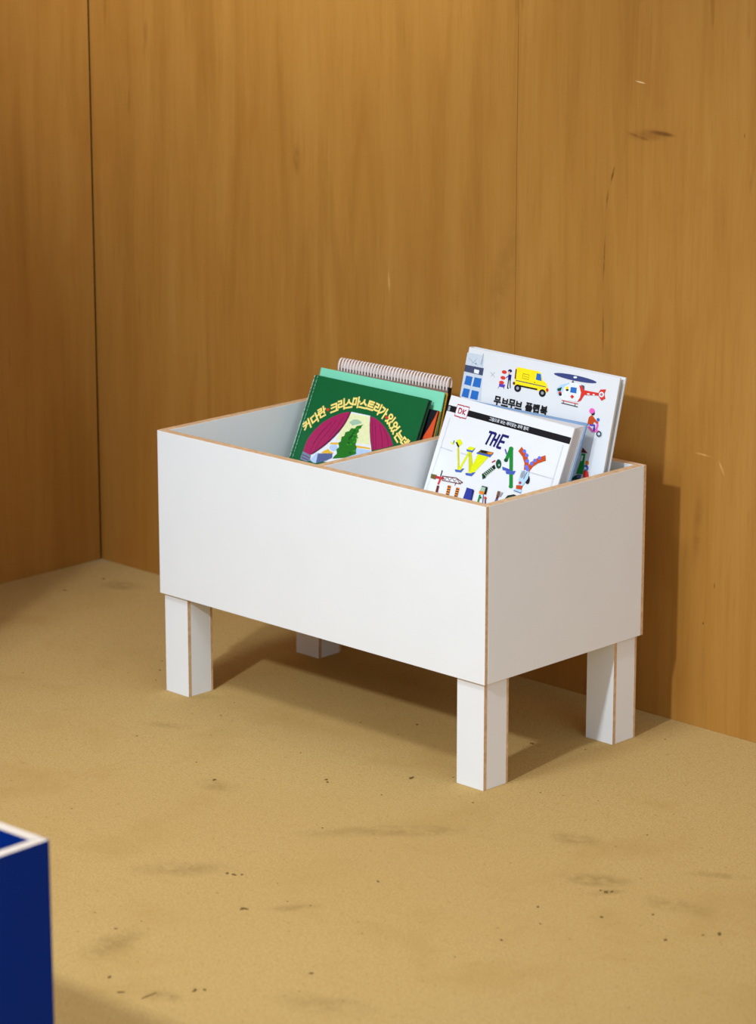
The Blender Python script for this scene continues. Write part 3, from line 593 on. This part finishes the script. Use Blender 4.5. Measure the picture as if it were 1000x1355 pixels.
 ('p','art_white',[(241.28,-30.74),(241.16,-31.06),(240.8,-31.36),(240.23,-31.61),(239.5,-31.79),(238.69,-31.88),(237.87,-31.86),(237.13,-31.75),(236.54,-31.55),(236.16,-31.29),(236.02,-30.98),(236.14,-30.65),(236.5,-30.35),(237.08,-30.1),(237.8,-29.92),(238.62,-29.84),(239.43,-29.85),(240.17,-29.96),(240.76,-30.16),(241.14,-30.43)]),
 ('p','art_white',[(250.23,-30.23),(250.14,-30.55),(249.88,-30.85),(249.45,-31.09),(248.9,-31.26),(248.3,-31.34),(247.69,-31.32),(247.13,-31.2),(246.69,-30.99),(246.4,-30.72),(246.29,-30.41),(246.38,-30.09),(246.65,-29.8),(247.08,-29.55),(247.62,-29.38),(248.23,-29.3),(248.84,-29.33),(249.39,-29.45),(249.83,-29.65),(250.12,-29.92)]),
 ('p','art_white',[(266.56,-27.07),(266.61,-28.26),(266.21,-29.41),(265.4,-30.4),(264.27,-31.13),(262.93,-31.55),(261.49,-31.59),(260.11,-31.27),(258.93,-30.6),(258.04,-29.66),(257.56,-28.54),(257.51,-27.35),(257.91,-26.2),(258.71,-25.21),(259.85,-24.48),(261.2,-24.07),(262.63,-24.02),(264.01,-24.35),(265.19,-25.01),(266.07,-25.95)]),
 ('p','art_grey',[(264.63,-27.39),(264.67,-28.1),(264.45,-28.78),(263.99,-29.37),(263.35,-29.81),(262.58,-30.05),(261.76,-30.07),(260.97,-29.87),(260.28,-29.47),(259.77,-28.9),(259.49,-28.23),(259.45,-27.51),(259.67,-26.83),(260.13,-26.24),(260.77,-25.8),(261.54,-25.56),(262.36,-25.54),(263.15,-25.74),(263.84,-26.15),(264.35,-26.71)]),
 ('p','art_red',[(263.35,-27.6),(263.35,-27.91),(263.24,-28.22),(263.0,-28.49),(262.68,-28.69),(262.29,-28.8),(261.88,-28.82),(261.49,-28.74),(261.16,-28.56),(260.91,-28.31),(260.77,-28.02),(260.77,-27.7),(260.88,-27.39),(261.12,-27.12),(261.44,-26.92),(261.83,-26.81),(262.24,-26.79),(262.63,-26.88),(262.97,-27.05),(263.21,-27.3)]),
 ('s','art_red',[(192.72,-47.52),(223.33,-47.68)],1.02),
 ('s','art_black',[(192.88,-51.16),(223.61,-51.8)],1.15),
 ('s','art_black',[(196.89,-47.88),(196.22,-50.87)],0.77),
 ('s','art_black',[(218.0,-48.04),(218.1,-51.41)],0.77),
 ('t','art_black','무',(73.91, -67.8),14.80,0.0000),
 ('t','art_black','브',(88.65, -67.81),14.80,0.0000),
 ('t','art_black','무',(102.01, -67.81),14.80,0.0000),
 ('t','art_black','브',(115.14, -67.73),14.80,0.0000),
 ('t','art_black','플',(134.6, -67.58),14.80,0.0000),
 ('t','art_black','랩',(148.46, -67.47),14.80,0.0000),
 ('t','art_black','북',(163.14, -67.43),14.80,0.0000),
 ('s','art_pink',[(248.96,-75.36),(256.86,-80.5),(263.3,-79.39),(264.79,-71.36),(262.38,-65.29)],3.33),
 ('s','art_black',[(241.29,-72.77),(248.32,-72.61)],2.05),
 ('p','art_grey',[(275.2,-81.74),(275.27,-83.17),(274.83,-84.55),(273.92,-85.73),(272.64,-86.62),(271.1,-87.11),(269.46,-87.17),(267.88,-86.78),(266.51,-85.98),(265.5,-84.86),(264.92,-83.52),(264.85,-82.09),(265.3,-80.71),(266.2,-79.52),(267.49,-78.64),(269.03,-78.15),(270.67,-78.09),(272.24,-78.48),(273.61,-79.28),(274.63,-80.4)]),
 ('p','art_black',[(274.24,-81.91),(274.3,-83.1),(273.95,-84.24),(273.21,-85.23),(272.17,-85.96),(270.93,-86.36),(269.6,-86.41),(268.31,-86.08),(267.19,-85.41),(266.36,-84.47),(265.89,-83.35),(265.82,-82.16),(266.18,-81.02),(266.91,-80.03),(267.95,-79.3),(269.2,-78.89),(270.53,-78.85),(271.82,-79.18),(272.93,-79.85),(273.76,-80.79)]),
 ('p','art_shell',[(272.63,-82.19),(272.67,-82.9),(272.45,-83.59),(271.99,-84.18),(271.35,-84.62),(270.58,-84.87),(269.76,-84.9),(268.97,-84.7),(268.29,-84.31),(267.78,-83.74),(267.49,-83.07),(267.46,-82.36),(267.68,-81.67),(268.13,-81.08),(268.78,-80.63),(269.55,-80.39),(270.36,-80.36),(271.15,-80.56),(271.84,-80.95),(272.35,-81.52)]),
 ('s','art_purple',[(250.64,-72.48),(259.31,-72.29),(260.08,-79.94)],3.33),
 ('p','art_rust',[(247.03,-62.7),(251.77,-58.53),(258.58,-63.34),(265.53,-67.35),(263.36,-69.53),(257.08,-66.97),(256.51,-71.74),(246.47,-71.89)]),
 ('p','art_black',[(256.03,-55.22),(256.09,-56.17),(255.83,-57.08),(255.27,-57.87),(254.46,-58.44),(253.5,-58.76),(252.47,-58.78),(251.47,-58.5),(250.6,-57.96),(249.95,-57.2),(249.58,-56.3),(249.52,-55.35),(249.79,-54.44),(250.35,-53.65),(251.15,-53.08),(252.12,-52.76),(253.15,-52.74),(254.14,-53.02),(255.01,-53.56),(255.66,-54.32)]),
 ('p','art_pink',[(255.34,-52.22),(255.37,-53.42),(254.93,-54.58),(254.05,-55.59),(252.82,-56.35),(251.37,-56.78),(249.83,-56.85),(248.36,-56.54),(247.09,-55.89),(246.16,-54.96),(245.65,-53.85),(245.62,-52.65),(246.07,-51.49),(246.95,-50.48),(248.18,-49.72),(249.63,-49.29),(251.17,-49.22),(252.65,-49.53),(253.91,-50.18),(254.84,-51.11)]),
 ('p','art_blue_window',[(266.8,-62.73),(266.83,-63.45),(266.61,-64.13),(266.16,-64.73),(265.51,-65.17),(264.75,-65.41),(263.93,-65.44),(263.13,-65.24),(262.45,-64.84),(261.94,-64.27),(261.65,-63.6),(261.62,-62.89),(261.84,-62.2),(262.29,-61.61),(262.94,-61.17),(263.71,-60.92),(264.53,-60.9),(265.32,-61.1),(266.0,-61.5),(266.51,-62.06)]),
 ('s','art_pink',[(263.59,-80.64),(268.01,-78.06)],2.05),
 ('p','art_dark_green',[(234.01,-155.29),(240.68,-147.54),(250.92,-144.37),(252.37,-150.62)]),
 ('p','art_green',[(245.93,-125.74),(245.73,-114.71),(252.67,-114.13),(254.33,-143.1),(242.53,-144.6)]),
 ('p','art_white',[(246.46,-117.84),(249.37,-117.32),(249.0,-125.19),(246.58,-125.63)]),
 ('p','art_maroon',[(245.79,-106.24),(256.72,-112.76),(244.63,-113.6)]),
 ('p','art_slate',[(244.44,-145.55),(252.54,-144.08),(251.41,-150.14),(244.79,-150.7)]),
 ('p','art_orange',[(261.37,-125.58),(261.44,-126.53),(261.22,-127.44),(260.73,-128.21),(260.02,-128.78),(259.16,-129.09),(258.23,-129.11),(257.32,-128.83),(256.52,-128.28),(255.92,-127.52),(255.56,-126.62),(255.49,-125.67),(255.71,-124.76),(256.2,-123.98),(256.91,-123.41),(257.77,-123.1),(258.7,-123.09),(259.61,-123.37),(260.41,-123.92),(261.01,-124.68)]),
 ('p','art_blue',[(262.31,-132.55),(262.39,-133.82),(262.05,-135.04),(261.33,-136.09),(260.29,-136.87),(259.04,-137.3),(257.7,-137.34),(256.4,-136.99),(255.27,-136.27),(254.41,-135.26),(253.92,-134.07),(253.84,-132.79),(254.18,-131.57),(254.9,-130.52),(255.94,-129.74),(257.19,-129.32),(258.54,-129.28),(259.84,-129.64),(260.97,-130.35),(261.82,-131.36)]),
 ('p','art_white',[(259.23,-133.76),(259.26,-134.4),(259.07,-135.01),(258.67,-135.54),(258.11,-135.94),(257.44,-136.16),(256.71,-136.19),(256.02,-136.02),(255.42,-135.67),(254.97,-135.17),(254.71,-134.57),(254.68,-133.94),(254.87,-133.32),(255.27,-132.79),(255.83,-132.39),(256.51,-132.17),(257.23,-132.14),(257.93,-132.31),(258.53,-132.66),(258.98,-133.16)]),
 ('p','art_red',[(254.79,-137.81),(262.35,-137.09),(266.31,-145.47),(261.62,-146.98),(255.83,-147.38)]),
]
ART_GREEN = [
 ('p','art_white',[(98.04,-43.82),(138.01,-43.39),(143.0,-54.13),(147.07,-65.36),(155.86,-82.89),(162.94,-97.1),(114.59,-124.88),(44.63,-129.09),(31.57,-121.75),(56.22,-110.1),(71.21,-95.39),(85.67,-79.61),(94.6,-62.44)]),
 ('p','art_cream',[(97.48,-46.32),(136.94,-44.65),(146.96,-67.76),(155.48,-86.53),(85.42,-90.49),(87.18,-79.35),(89.98,-66.84),(94.77,-55.19)]),
 ('p','art_blue_pale',[(129.59,-95.64),(160.51,-93.96),(162.79,-97.12),(118.32,-114.63),(112.02,-107.38)]),
 ('p','art_ochre',[(127.99,-91.86),(157.75,-90.41),(159.06,-92.79),(128.56,-95.11)]),
 ('p','art_ochre',[(76.18,-96.32),(97.65,-92.54),(96.05,-96.43),(74.64,-99.6)]),
 ('p','art_blue_pale',[(93.43,-101.69),(93.68,-103.32),(93.1,-104.93),(91.73,-106.37),(89.72,-107.49),(87.26,-108.2),(84.59,-108.41),(81.96,-108.11),(79.64,-107.32),(77.86,-106.13),(76.79,-104.64),(76.54,-103.01),(77.12,-101.4),(78.49,-99.96),(80.51,-98.83),(82.98,-98.13),(85.65,-97.93),(88.27,-98.23),(90.59,-99.02),(92.36,-100.21)]),
 ('p','art_ochre',[(62.95,-114.34),(74.47,-106.86),(80.45,-109.41),(89.2,-110.86),(85.15,-112.78),(66.71,-115.47)]),
 ('p','art_blue_pale',[(45.11,-130.21),(53.0,-117.92),(59.1,-116.83),(60.77,-132.22),(54.43,-132.76)]),
 ('p','art_slate',[(56.82,-117.24),(86.42,-111.95),(88.52,-118.79),(77.56,-125.57),(59.25,-132.49)]),
 ('p','art_sage',[(100.16,-60.28),(106.03,-55.07),(114.8,-52.97),(121.97,-54.74),(126.14,-57.02),(116.6,-61.05),(108.07,-63.72)]),
 ('p','art_crimson',[(96.84,-44.02),(86.34,-46.76),(77.92,-49.87),(68.63,-54.83),(62.07,-58.6),(54.51,-63.88),(47.12,-69.62),(41.54,-75.78),(36.14,-82.41),(32.32,-88.89),(28.7,-95.83),(26.72,-102.0),(25.85,-108.46),(25.87,-114.28),(25.91,-119.37),(29.79,-121.46),(35.22,-122.55),(43.36,-122.31),(49.95,-118.47),(54.71,-114.24),(61.84,-107.9),(67.62,-102.29),(74.25,-94.85),(80.58,-86.76),(86.47,-77.67),(91.03,-69.3),(93.84,-62.56),(95.64,-56.49),(96.88,-50.63)]),
 ('p','art_plum',[(96.84,-44.02),(96.88,-50.63),(95.64,-56.49),(93.84,-62.56),(91.03,-69.3),(86.47,-77.67),(80.58,-86.76),(74.25,-94.85),(67.62,-102.29),(61.84,-107.9),(54.71,-114.24),(49.95,-118.47),(43.36,-122.31),(42.02,-121.09),(51.08,-113.43),(64.01,-101.48),(76.98,-85.94),(87.68,-69.04),(92.23,-56.83),(94.19,-48.08),(94.82,-44.6)]),
 ('s','art_plum',[(56.5,-76.23),(47.57,-89.87),(42.64,-105.25),(39.81,-117.86)],0.90),
 ('s','art_plum',[(73.02,-61.32),(64.51,-79.67),(55.03,-95.82),(48.59,-111.46)],0.90),
 ('s','art_plum',[(64.85,-65.13),(50.71,-85.69),(41.11,-105.52)],0.90),
 ('s','art_plum',[(86.26,-54.24),(78.27,-73.67),(67.78,-91.17)],0.90),
 ('p','art_crimson',[(139.09,-44.05),(145.74,-44.71),(152.75,-46.25),(160.26,-49.02),(168.04,-52.45),(174.22,-55.9),(180.14,-59.86),(186.47,-64.45),(192.09,-69.63),(196.64,-74.52),(200.51,-79.28),(183.1,-86.62),(162.58,-93.59),(158.78,-88.32),(155.42,-82.96),(150.65,-74.27),(146.48,-65.46),(141.96,-54.31)]),
 ('s','art_plum',[(150.07,-49.34),(157.61,-63.53),(169.48,-89.99)],0.90),
 ('s','art_plum',[(161.29,-53.37),(171.75,-67.02),(181.54,-86.66)],0.90),
 ('s','art_plum',[(145.14,-48.98),(152.61,-66.78),(165.52,-91.88)],0.90),
 ('s','art_plum',[(172.94,-58.49),(182.98,-67.43),(191.91,-81.27)],0.90),
 ('s','art_plum',[(138.88,-44.32),(141.96,-54.31),(146.63,-65.43),(153.26,-78.58),(162.58,-93.59)],1.28),
 ('p','art_greyblue',[(25.3,-119.48),(34.64,-121.2),(44.42,-122.84),(45.59,-131.34),(38.42,-133.84),(24.44,-132.12)]),
 ('s','art_plum',[(26.15,-124.54),(36.57,-125.7),(43.14,-127.55)],1.15),
 ('s','art_plum',[(26.31,-128.75),(42.05,-130.77)],1.15),
 ('p','art_tree',[(129.68,-58.57),(123.81,-61.01),(117.45,-63.07),(115.31,-67.51),(108.27,-68.01),(105.6,-73.15),(98.78,-76.13),(98.89,-82.12),(94.09,-84.16),(95.43,-91.13),(91.85,-94.16),(95.45,-100.73),(91.6,-105.02),(95.48,-110.34),(90.82,-116.57),(89.75,-119.77),(113.35,-114.33),(126.67,-107.75),(133.64,-104.48),(130.62,-98.09),(130.71,-94.49),(126.44,-90.46),(126.95,-85.59),(123.75,-82.56),(125.46,-77.48),(122.55,-74.4),(125.56,-70.88),(123.62,-67.03),(127.19,-65.22),(127.79,-60.93)]),
 ('p','art_tree_light',[(119.6,-87.75),(121.68,-85.83),(124.37,-87.63),(122.65,-88.89)]),
 ('p','art_tree_dark',[(116.39,-77.73),(118.47,-75.81),(121.17,-77.62),(119.45,-78.88)]),
 ('p','art_tree_light',[(126.28,-100.48),(128.36,-98.56),(131.04,-100.35),(129.33,-101.61)]),
 ('p','art_tree_dark',[(114.26,-71.37),(116.34,-69.45),(119.04,-71.26),(117.32,-72.52)]),
 ('p','art_tree_light',[(117.14,-67.85),(119.23,-65.93),(121.92,-67.74),(120.2,-69.0)]),
 ('p','art_tree_dark',[(117.42,-66.92),(119.5,-65.01),(122.19,-66.82),(120.47,-68.07)]),
 ('p','art_tree_light',[(108.31,-93.75),(110.4,-91.82),(113.1,-93.62),(111.38,-94.88)]),
 ('p','art_tree_dark',[(116.5,-93.4),(118.59,-91.48),(121.28,-93.28),(119.56,-94.54)]),
 ('p','art_tree_light',[(118.15,-66.56),(120.23,-64.64),(122.92,-66.45),(121.2,-67.71)]),
 ('p','art_tree_dark',[(115.2,-76.65),(117.29,-74.73),(119.98,-76.54),(118.26,-77.79)]),
 ('p','art_tree_light',[(119.15,-76.95),(121.23,-75.03),(123.92,-76.84),(122.2,-78.09)]),
 ('p','art_tree_dark',[(108.55,-85.2),(110.64,-83.27),(113.33,-85.08),(111.61,-86.34)]),
 ('p','art_tree_light',[(121.26,-87.21),(123.34,-85.29),(126.03,-87.09),(124.31,-88.35)]),
 ('p','art_tree_dark',[(111.79,-79.17),(113.87,-77.24),(116.57,-79.05),(114.85,-80.31)]),
 ('p','art_tree_light',[(123.61,-80.42),(125.69,-78.5),(128.38,-80.31),(126.66,-81.56)]),
 ('p','art_tree_dark',[(118.64,-105.22),(120.72,-103.3),(123.41,-105.09),(121.69,-106.35)]),
 ('p','art_tree_light',[(124.62,-101.18),(126.7,-99.26),(129.38,-101.05),(127.66,-102.31)]),
 ('p','art_tree_dark',[(108.42,-82.67),(110.51,-80.75),(113.21,-82.56),(111.48,-83.82)]),
 ('p','art_tree_light',[(115.69,-92.62),(117.78,-90.69),(120.47,-92.49),(118.75,-93.75)]),
 ('p','art_tree_dark',[(111.04,-81.55),(113.13,-79.62),(115.82,-81.43),(114.1,-82.69)]),
 ('p','art_tree_light',[(114.98,-82.69),(117.07,-80.77),(119.76,-82.57),(118.04,-83.83)]),
 ('p','art_tree_dark',[(113.33,-77.38),(115.42,-75.46),(118.12,-77.27),(116.39,-78.53)]),
 ('p','art_tree_light',[(122.62,-83.43),(124.7,-81.51),(127.39,-83.31),(125.67,-84.57)]),
 ('p','art_tree_dark',[(109.24,-91.02),(111.33,-89.09),(114.02,-90.9),(112.3,-92.16)]),
 ('p','art_tree_light',[(115.63,-77.34),(117.72,-75.42),(120.41,-77.22),(118.69,-78.48)]),
 ('p','art_tree_dark',[(112.99,-74.84),(115.08,-72.92),(117.77,-74.73),(116.05,-75.99)]),
 ('t','art_gold','커',(16.6, -79.23),18.20,0.7807),
 ('t','art_gold','다',(29.41, -66.54),18.20,0.8250),
 ('t','art_gold','란',(39.6, -54.33),18.20,0.6204),
 ('t','art_gold','크',(61.41, -43.68),18.20,0.4775),
 ('t','art_gold','리',(73.69, -36.69),18.20,0.3865),
 ('t','art_gold','스',(88.03, -32.84),18.20,0.2899),
 ('t','art_gold','마',(102.33, -28.14),18.20,0.1563),
 ('t','art_gold','스',(117.78, -28.16),18.20,-0.0028),
 ('t','art_gold','트',(132.8, -28.23),18.20,-0.0710),
 ('t','art_gold','리',(147.82, -30.29),18.20,-0.2012),
 ('t','art_gold','가',(162.03, -34.19),18.20,-0.3597),
 ('t','art_gold','있',(180.29, -42.5),18.20,-0.5309),
 ('t','art_gold','었',(193.61, -52.74),18.20,-0.6715),
 ('t','art_gold','는',(207.32, -63.99),18.20,-0.5972),
 ('t','art_gold','데',(220.84, -71.25),18.20,-0.4931),
 ('p','art_red',[(53.15,-48.26),(53.3,-48.95),(53.14,-49.63),(52.69,-50.22),(52.01,-50.66),(51.14,-50.92),(50.19,-50.97),(49.24,-50.8),(48.39,-50.43),(47.71,-49.9),(47.28,-49.25),(47.14,-48.56),(47.3,-47.88),(47.75,-47.29),(48.43,-46.84),(49.3,-46.59),(50.25,-46.54),(51.2,-46.71),(52.05,-47.08),(52.73,-47.61)]),
 ('p','art_red',[(174.71,-40.03),(174.85,-40.71),(174.7,-41.38),(174.27,-41.95),(173.6,-42.39),(172.77,-42.64),(171.85,-42.69),(170.94,-42.52),(170.11,-42.16),(169.46,-41.63),(169.05,-41.0),(168.91,-40.31),(169.07,-39.65),(169.5,-39.07),(170.16,-38.64),(170.99,-38.38),(171.91,-38.34),(172.83,-38.51),(173.65,-38.87),(174.3,-39.4)]),
 ('s','art_worn',[(1.89,-1.19),(1.93,-4.69)],0.95),
 ('s','art_worn',[(8.04,-2.12),(8.06,-4.31)],0.45),
 ('s','art_worn',[(1.95,-7.06),(2.01,-12.19)],1.09),
 ('s','art_worn',[(8.1,-7.99),(8.14,-11.8)],0.45),
 ('s','art_worn',[(2.02,-13.19),(2.07,-18.26)],0.90),
 ('s','art_worn',[(8.16,-14.11),(8.2,-17.87)],0.45),
 ('s','art_worn',[(2.08,-19.13),(2.13,-23.29)],1.00),
 ('s','art_worn',[(8.23,-20.04),(8.26,-22.89)],0.45),
 ('s','art_worn',[(2.14,-24.9),(2.19,-29.33)],0.74),
 ('s','art_worn',[(8.29,-25.81),(8.32,-28.93)],0.45),
 ('s','art_worn',[(2.21,-30.8),(2.27,-36.62)],0.82),
 ('s','art_worn',[(8.35,-31.71),(8.4,-36.21)],0.45),
 ('s','art_worn',[(2.27,-36.99),(2.33,-41.96)],1.07),
 ('s','art_worn',[(8.42,-37.89),(8.46,-41.55)],0.45),
 ('s','art_worn',[(2.34,-42.82),(2.39,-47.65)],0.74),
 ('s','art_worn',[(8.48,-43.71),(8.52,-47.24)],0.45),
 ('s','art_worn',[(2.4,-48.56),(2.44,-52.35)],0.78),
 ('s','art_worn',[(8.54,-49.45),(8.57,-51.93)],0.45),
 ('s','art_worn',[(2.46,-54.52),(2.5,-58.12)],0.99),
 ('s','art_worn',[(8.61,-55.4),(8.63,-57.7)],0.45),
 ('s','art_worn',[(2.53,-60.51),(2.59,-66.26)],1.05),
 ('s','art_worn',[(8.67,-61.38),(8.72,-65.83)],0.45),
 ('s','art_worn',[(2.59,-66.63),(2.65,-71.75)],0.84),
 ('s','art_worn',[(8.74,-67.51),(8.78,-71.31)],0.45),
 ('s','art_worn',[(2.66,-72.78),(2.72,-78.24)],1.08),
 ('s','art_worn',[(8.8,-73.65),(8.85,-77.8)],0.45),
 ('s','art_worn',[(2.72,-78.49),(2.78,-83.96)],1.09),
 ('s','art_worn',[(8.86,-79.35),(8.91,-83.51)],0.45),
 ('s','art_worn',[(2.79,-84.52),(2.85,-90.18)],1.03),
 ('s','art_worn',[(8.93,-85.38),(8.97,-89.72)],0.45),
 ('s','art_worn',[(2.85,-90.31),(2.9,-95.02)],0.80),
 ('s','art_worn',[(8.99,-91.16),(9.03,-94.56)],0.45),
 ('s','art_worn',[(2.91,-96.16),(2.97,-101.32)],1.11),
 ('s','art_worn',[(9.05,-97.0),(9.09,-100.85)],0.45),
 ('s','art_worn',[(2.98,-102.5),(3.04,-107.99)],0.98),
 ('s','art_worn',[(9.12,-103.34),(9.16,-107.52)],0.45),
 ('s','art_worn',[(3.04,-107.98),(3.09,-112.52)],1.18),
 ('s','art_worn',[(9.18,-108.81),(9.21,-112.04)],0.45),
 ('s','art_worn',[(3.11,-114.28),(3.16,-118.81)],0.94),
 ('s','art_worn',[(9.25,-115.11),(9.28,-118.33)],0.45),
 ('s','art_worn',[(3.17,-119.91),(3.21,-123.64)],0.74),
 ('s','art_worn',[(9.31,-120.74),(9.33,-123.16)],0.45),
 ('s','art_worn',[(3.24,-126.2),(3.29,-131.13)],0.78),
 ('s','art_worn',[(9.37,-127.02),(9.41,-130.64)],0.45),
]
ART_MINT = [
]
ART_SPIRAL = [
]
ART_ORANGE = [
 ('p','art_rust_red',[(198.4,0.37),(201.31,-1.75),(200.47,-38.95),(200.34,-53.54),(175.73,-57.58),(182.86,-41.62),(189.37,-27.64),(195.3,-11.92)]),
]

make_book('picture_book', 'green hardcover picture book with red curtains, a fir tree and golden lettering', (-.6224,.2930,.4493), 24.725, .529, 0, .2407, .2744, .0085,
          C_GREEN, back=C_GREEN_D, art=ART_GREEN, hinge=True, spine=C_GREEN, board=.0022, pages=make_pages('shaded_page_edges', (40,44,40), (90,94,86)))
make_book('picture_book', 'thin black book with an orange-red patch, wedged behind the green book', ORANGE_P, 20, 0, 0, .2, .249, .006, C_BLACK, back=C_MUST, pages=PAGES_TAN, art=ART_ORANGE, board=.0016, over=.001)
make_book('picture_book', 'mint green book with a mustard yellow back cover, behind the green book', (-.6300,.3120,.4566), 15.997, .091, 0, .2622, .2698, .0085, C_MINT, back=C_MUST, pages=C_GREEN_D, board=.0022)  # dark green page block: shade between the covers put into its colour
make_book('picture_book', 'thick white book with a black top band and letters built from machines', (-.3052,.2570,.4711), 20.682, 1.489, -4.0, .2558, .2866, .0245, C_WHITE, back=C_ENDP, spine=C_WHITE, art=ART_DK, shear=.0, fan=.46, board=.0026, back_rise=.0012)
make_book('picture_book', 'tall white flap book with a yellow van, a red helicopter and a scooter', (-.3127,.3030,.5343), 13.278, .753, 0, .289, .3435, .0145, C_WHITE2, art=ART_REAR, shear=.12, board=.0026, over=.004, pages=make_pages('grey_page_edges', (150,140,124), (200,194,186), 500))

# wire-bound book at the back of the left compartment
W, H, th = .2321, .2690, .0086
rot = Matrix.Rotation(R(-13), 4, 'X') @ Matrix.Rotation(R(-.66), 4, 'Y')
root = empty('wire_bound_book', Matrix.Translation((-.6055,.3252,.4584)) @ rot @ Matrix.Translation((W/2, 0, -H)))
tag(root, 'book bound along its top edge with pale wire loops, rearmost in the left compartment', 'book')
for nm, y0, y1, m in (('front_cover', 0, .001, C_TAUPE), ('page_block', .001, th-.001, C_BLACK), ('back_cover', th-.001, th, C_BLACK)):
    bm = bmesh.new(); box(bm, (-W/2, y0, 0), (W/2, y1, H-.0034*(nm=='front_cover'))); finish(nm, bm, [m], root, .0003)
bm = bmesh.new()
N = 37; rr = .0112; wr = .0012
for k in range(N):
    cx = -W/2+.003+(W-.006)*k/(N-1); n1, n2 = 26, 8
    ring = []
    for i in range(n1):
        t = 2*math.pi*i/n1; row = []
        for j in range(n2):
            q = 2*math.pi*j/n2
            r_ = rr + wr*math.cos(q)
            row.append(bm.verts.new((cx+wr*1.5*math.sin(q), th/2+(r_-.0062)*math.cos(t), H+.0034+r_*math.sin(t))))
        ring.append(row)
    for i in range(n1):
        for j in range(n2):
            bm.faces.new((ring[i][j], ring[(i+1)%n1][j], ring[(i+1)%n1][(j+1)%n2], ring[i][(j+1)%n2]))
finish('wire_binding', bm, [WIRE], root, smooth=True)

# ------------------------------------------------------------------ camera
cam = bpy.data.cameras.new('camera'); co = bpy.data.objects.new('camera', cam); COL.objects.link(co)
cam.sensor_fit = 'HORIZONTAL'; cam.sensor_width = 24; cam.lens = 4034.67*24/1000
co.location = (2.64733, -2.9226, 1.41262); co.rotation_euler = (math.pi/2-.25218, 0, .77262)
cam.dof.use_dof = True; cam.dof.aperture_fstop = 5.6
vd = co.rotation_euler.to_matrix() @ Vector((0,0,-1))
cam.dof.focus_distance = (Vector((-.28,.03,.35))-Vector(co.location)).dot(vd)
cam.clip_start = .05
sc.camera = co

# ------------------------------------------------------------------ light
def lamp(name, kind, loc, target, energy, rgb, **kw):
    l = bpy.data.lights.new(name, kind); o = bpy.data.objects.new(name, l); COL.objects.link(o)
    o.location = loc; o.rotation_euler = (Vector(target)-Vector(loc)).to_track_quat('-Z', 'Y').to_euler()
    l.energy = energy; l.color = rgb
    for k, v in kw.items(): setattr(l, k, v)
    return o
TINT = (.90, 1.02, 1.15)
lamp('spot_lamp', 'SPOT', (.40,-2.66,2.05), (-.08,-.35,.26), 235, TINT, spot_size=R(46), spot_blend=1, shadow_soft_size=.075)
lamp('wall_wash_lamp', 'POINT', (-.14,-1.80,3.35), (-.2,.43,1.0), 170, TINT, shadow_soft_size=.24)
lamp('upper_wall_lamp', 'SPOT', (.1,-.9,2.6), (-.68,.4,1.72), 300, TINT, spot_size=R(50), spot_blend=1, shadow_soft_size=.08)
lamp('side_fill', 'AREA', (3.0,-1.2,1.6), (0,.1,.4), 17, TINT, size=1.4)  # added fill that brightens the bin's right face, no known source
wd = bpy.data.worlds.new('room_light'); sc.world = wd; wd.use_nodes = True
wd.node_tree.nodes['Background'].inputs[0].default_value = TINT + (1,); wd.node_tree.nodes['Background'].inputs[1].default_value = .68
EXPOSURE = 0

sc.view_settings.view_transform = 'Standard'; sc.view_settings.look = 'None'
sc.view_settings.gamma = 1; sc.view_settings.exposure = EXPOSURE; sc.view_settings.use_curve_mapping = False
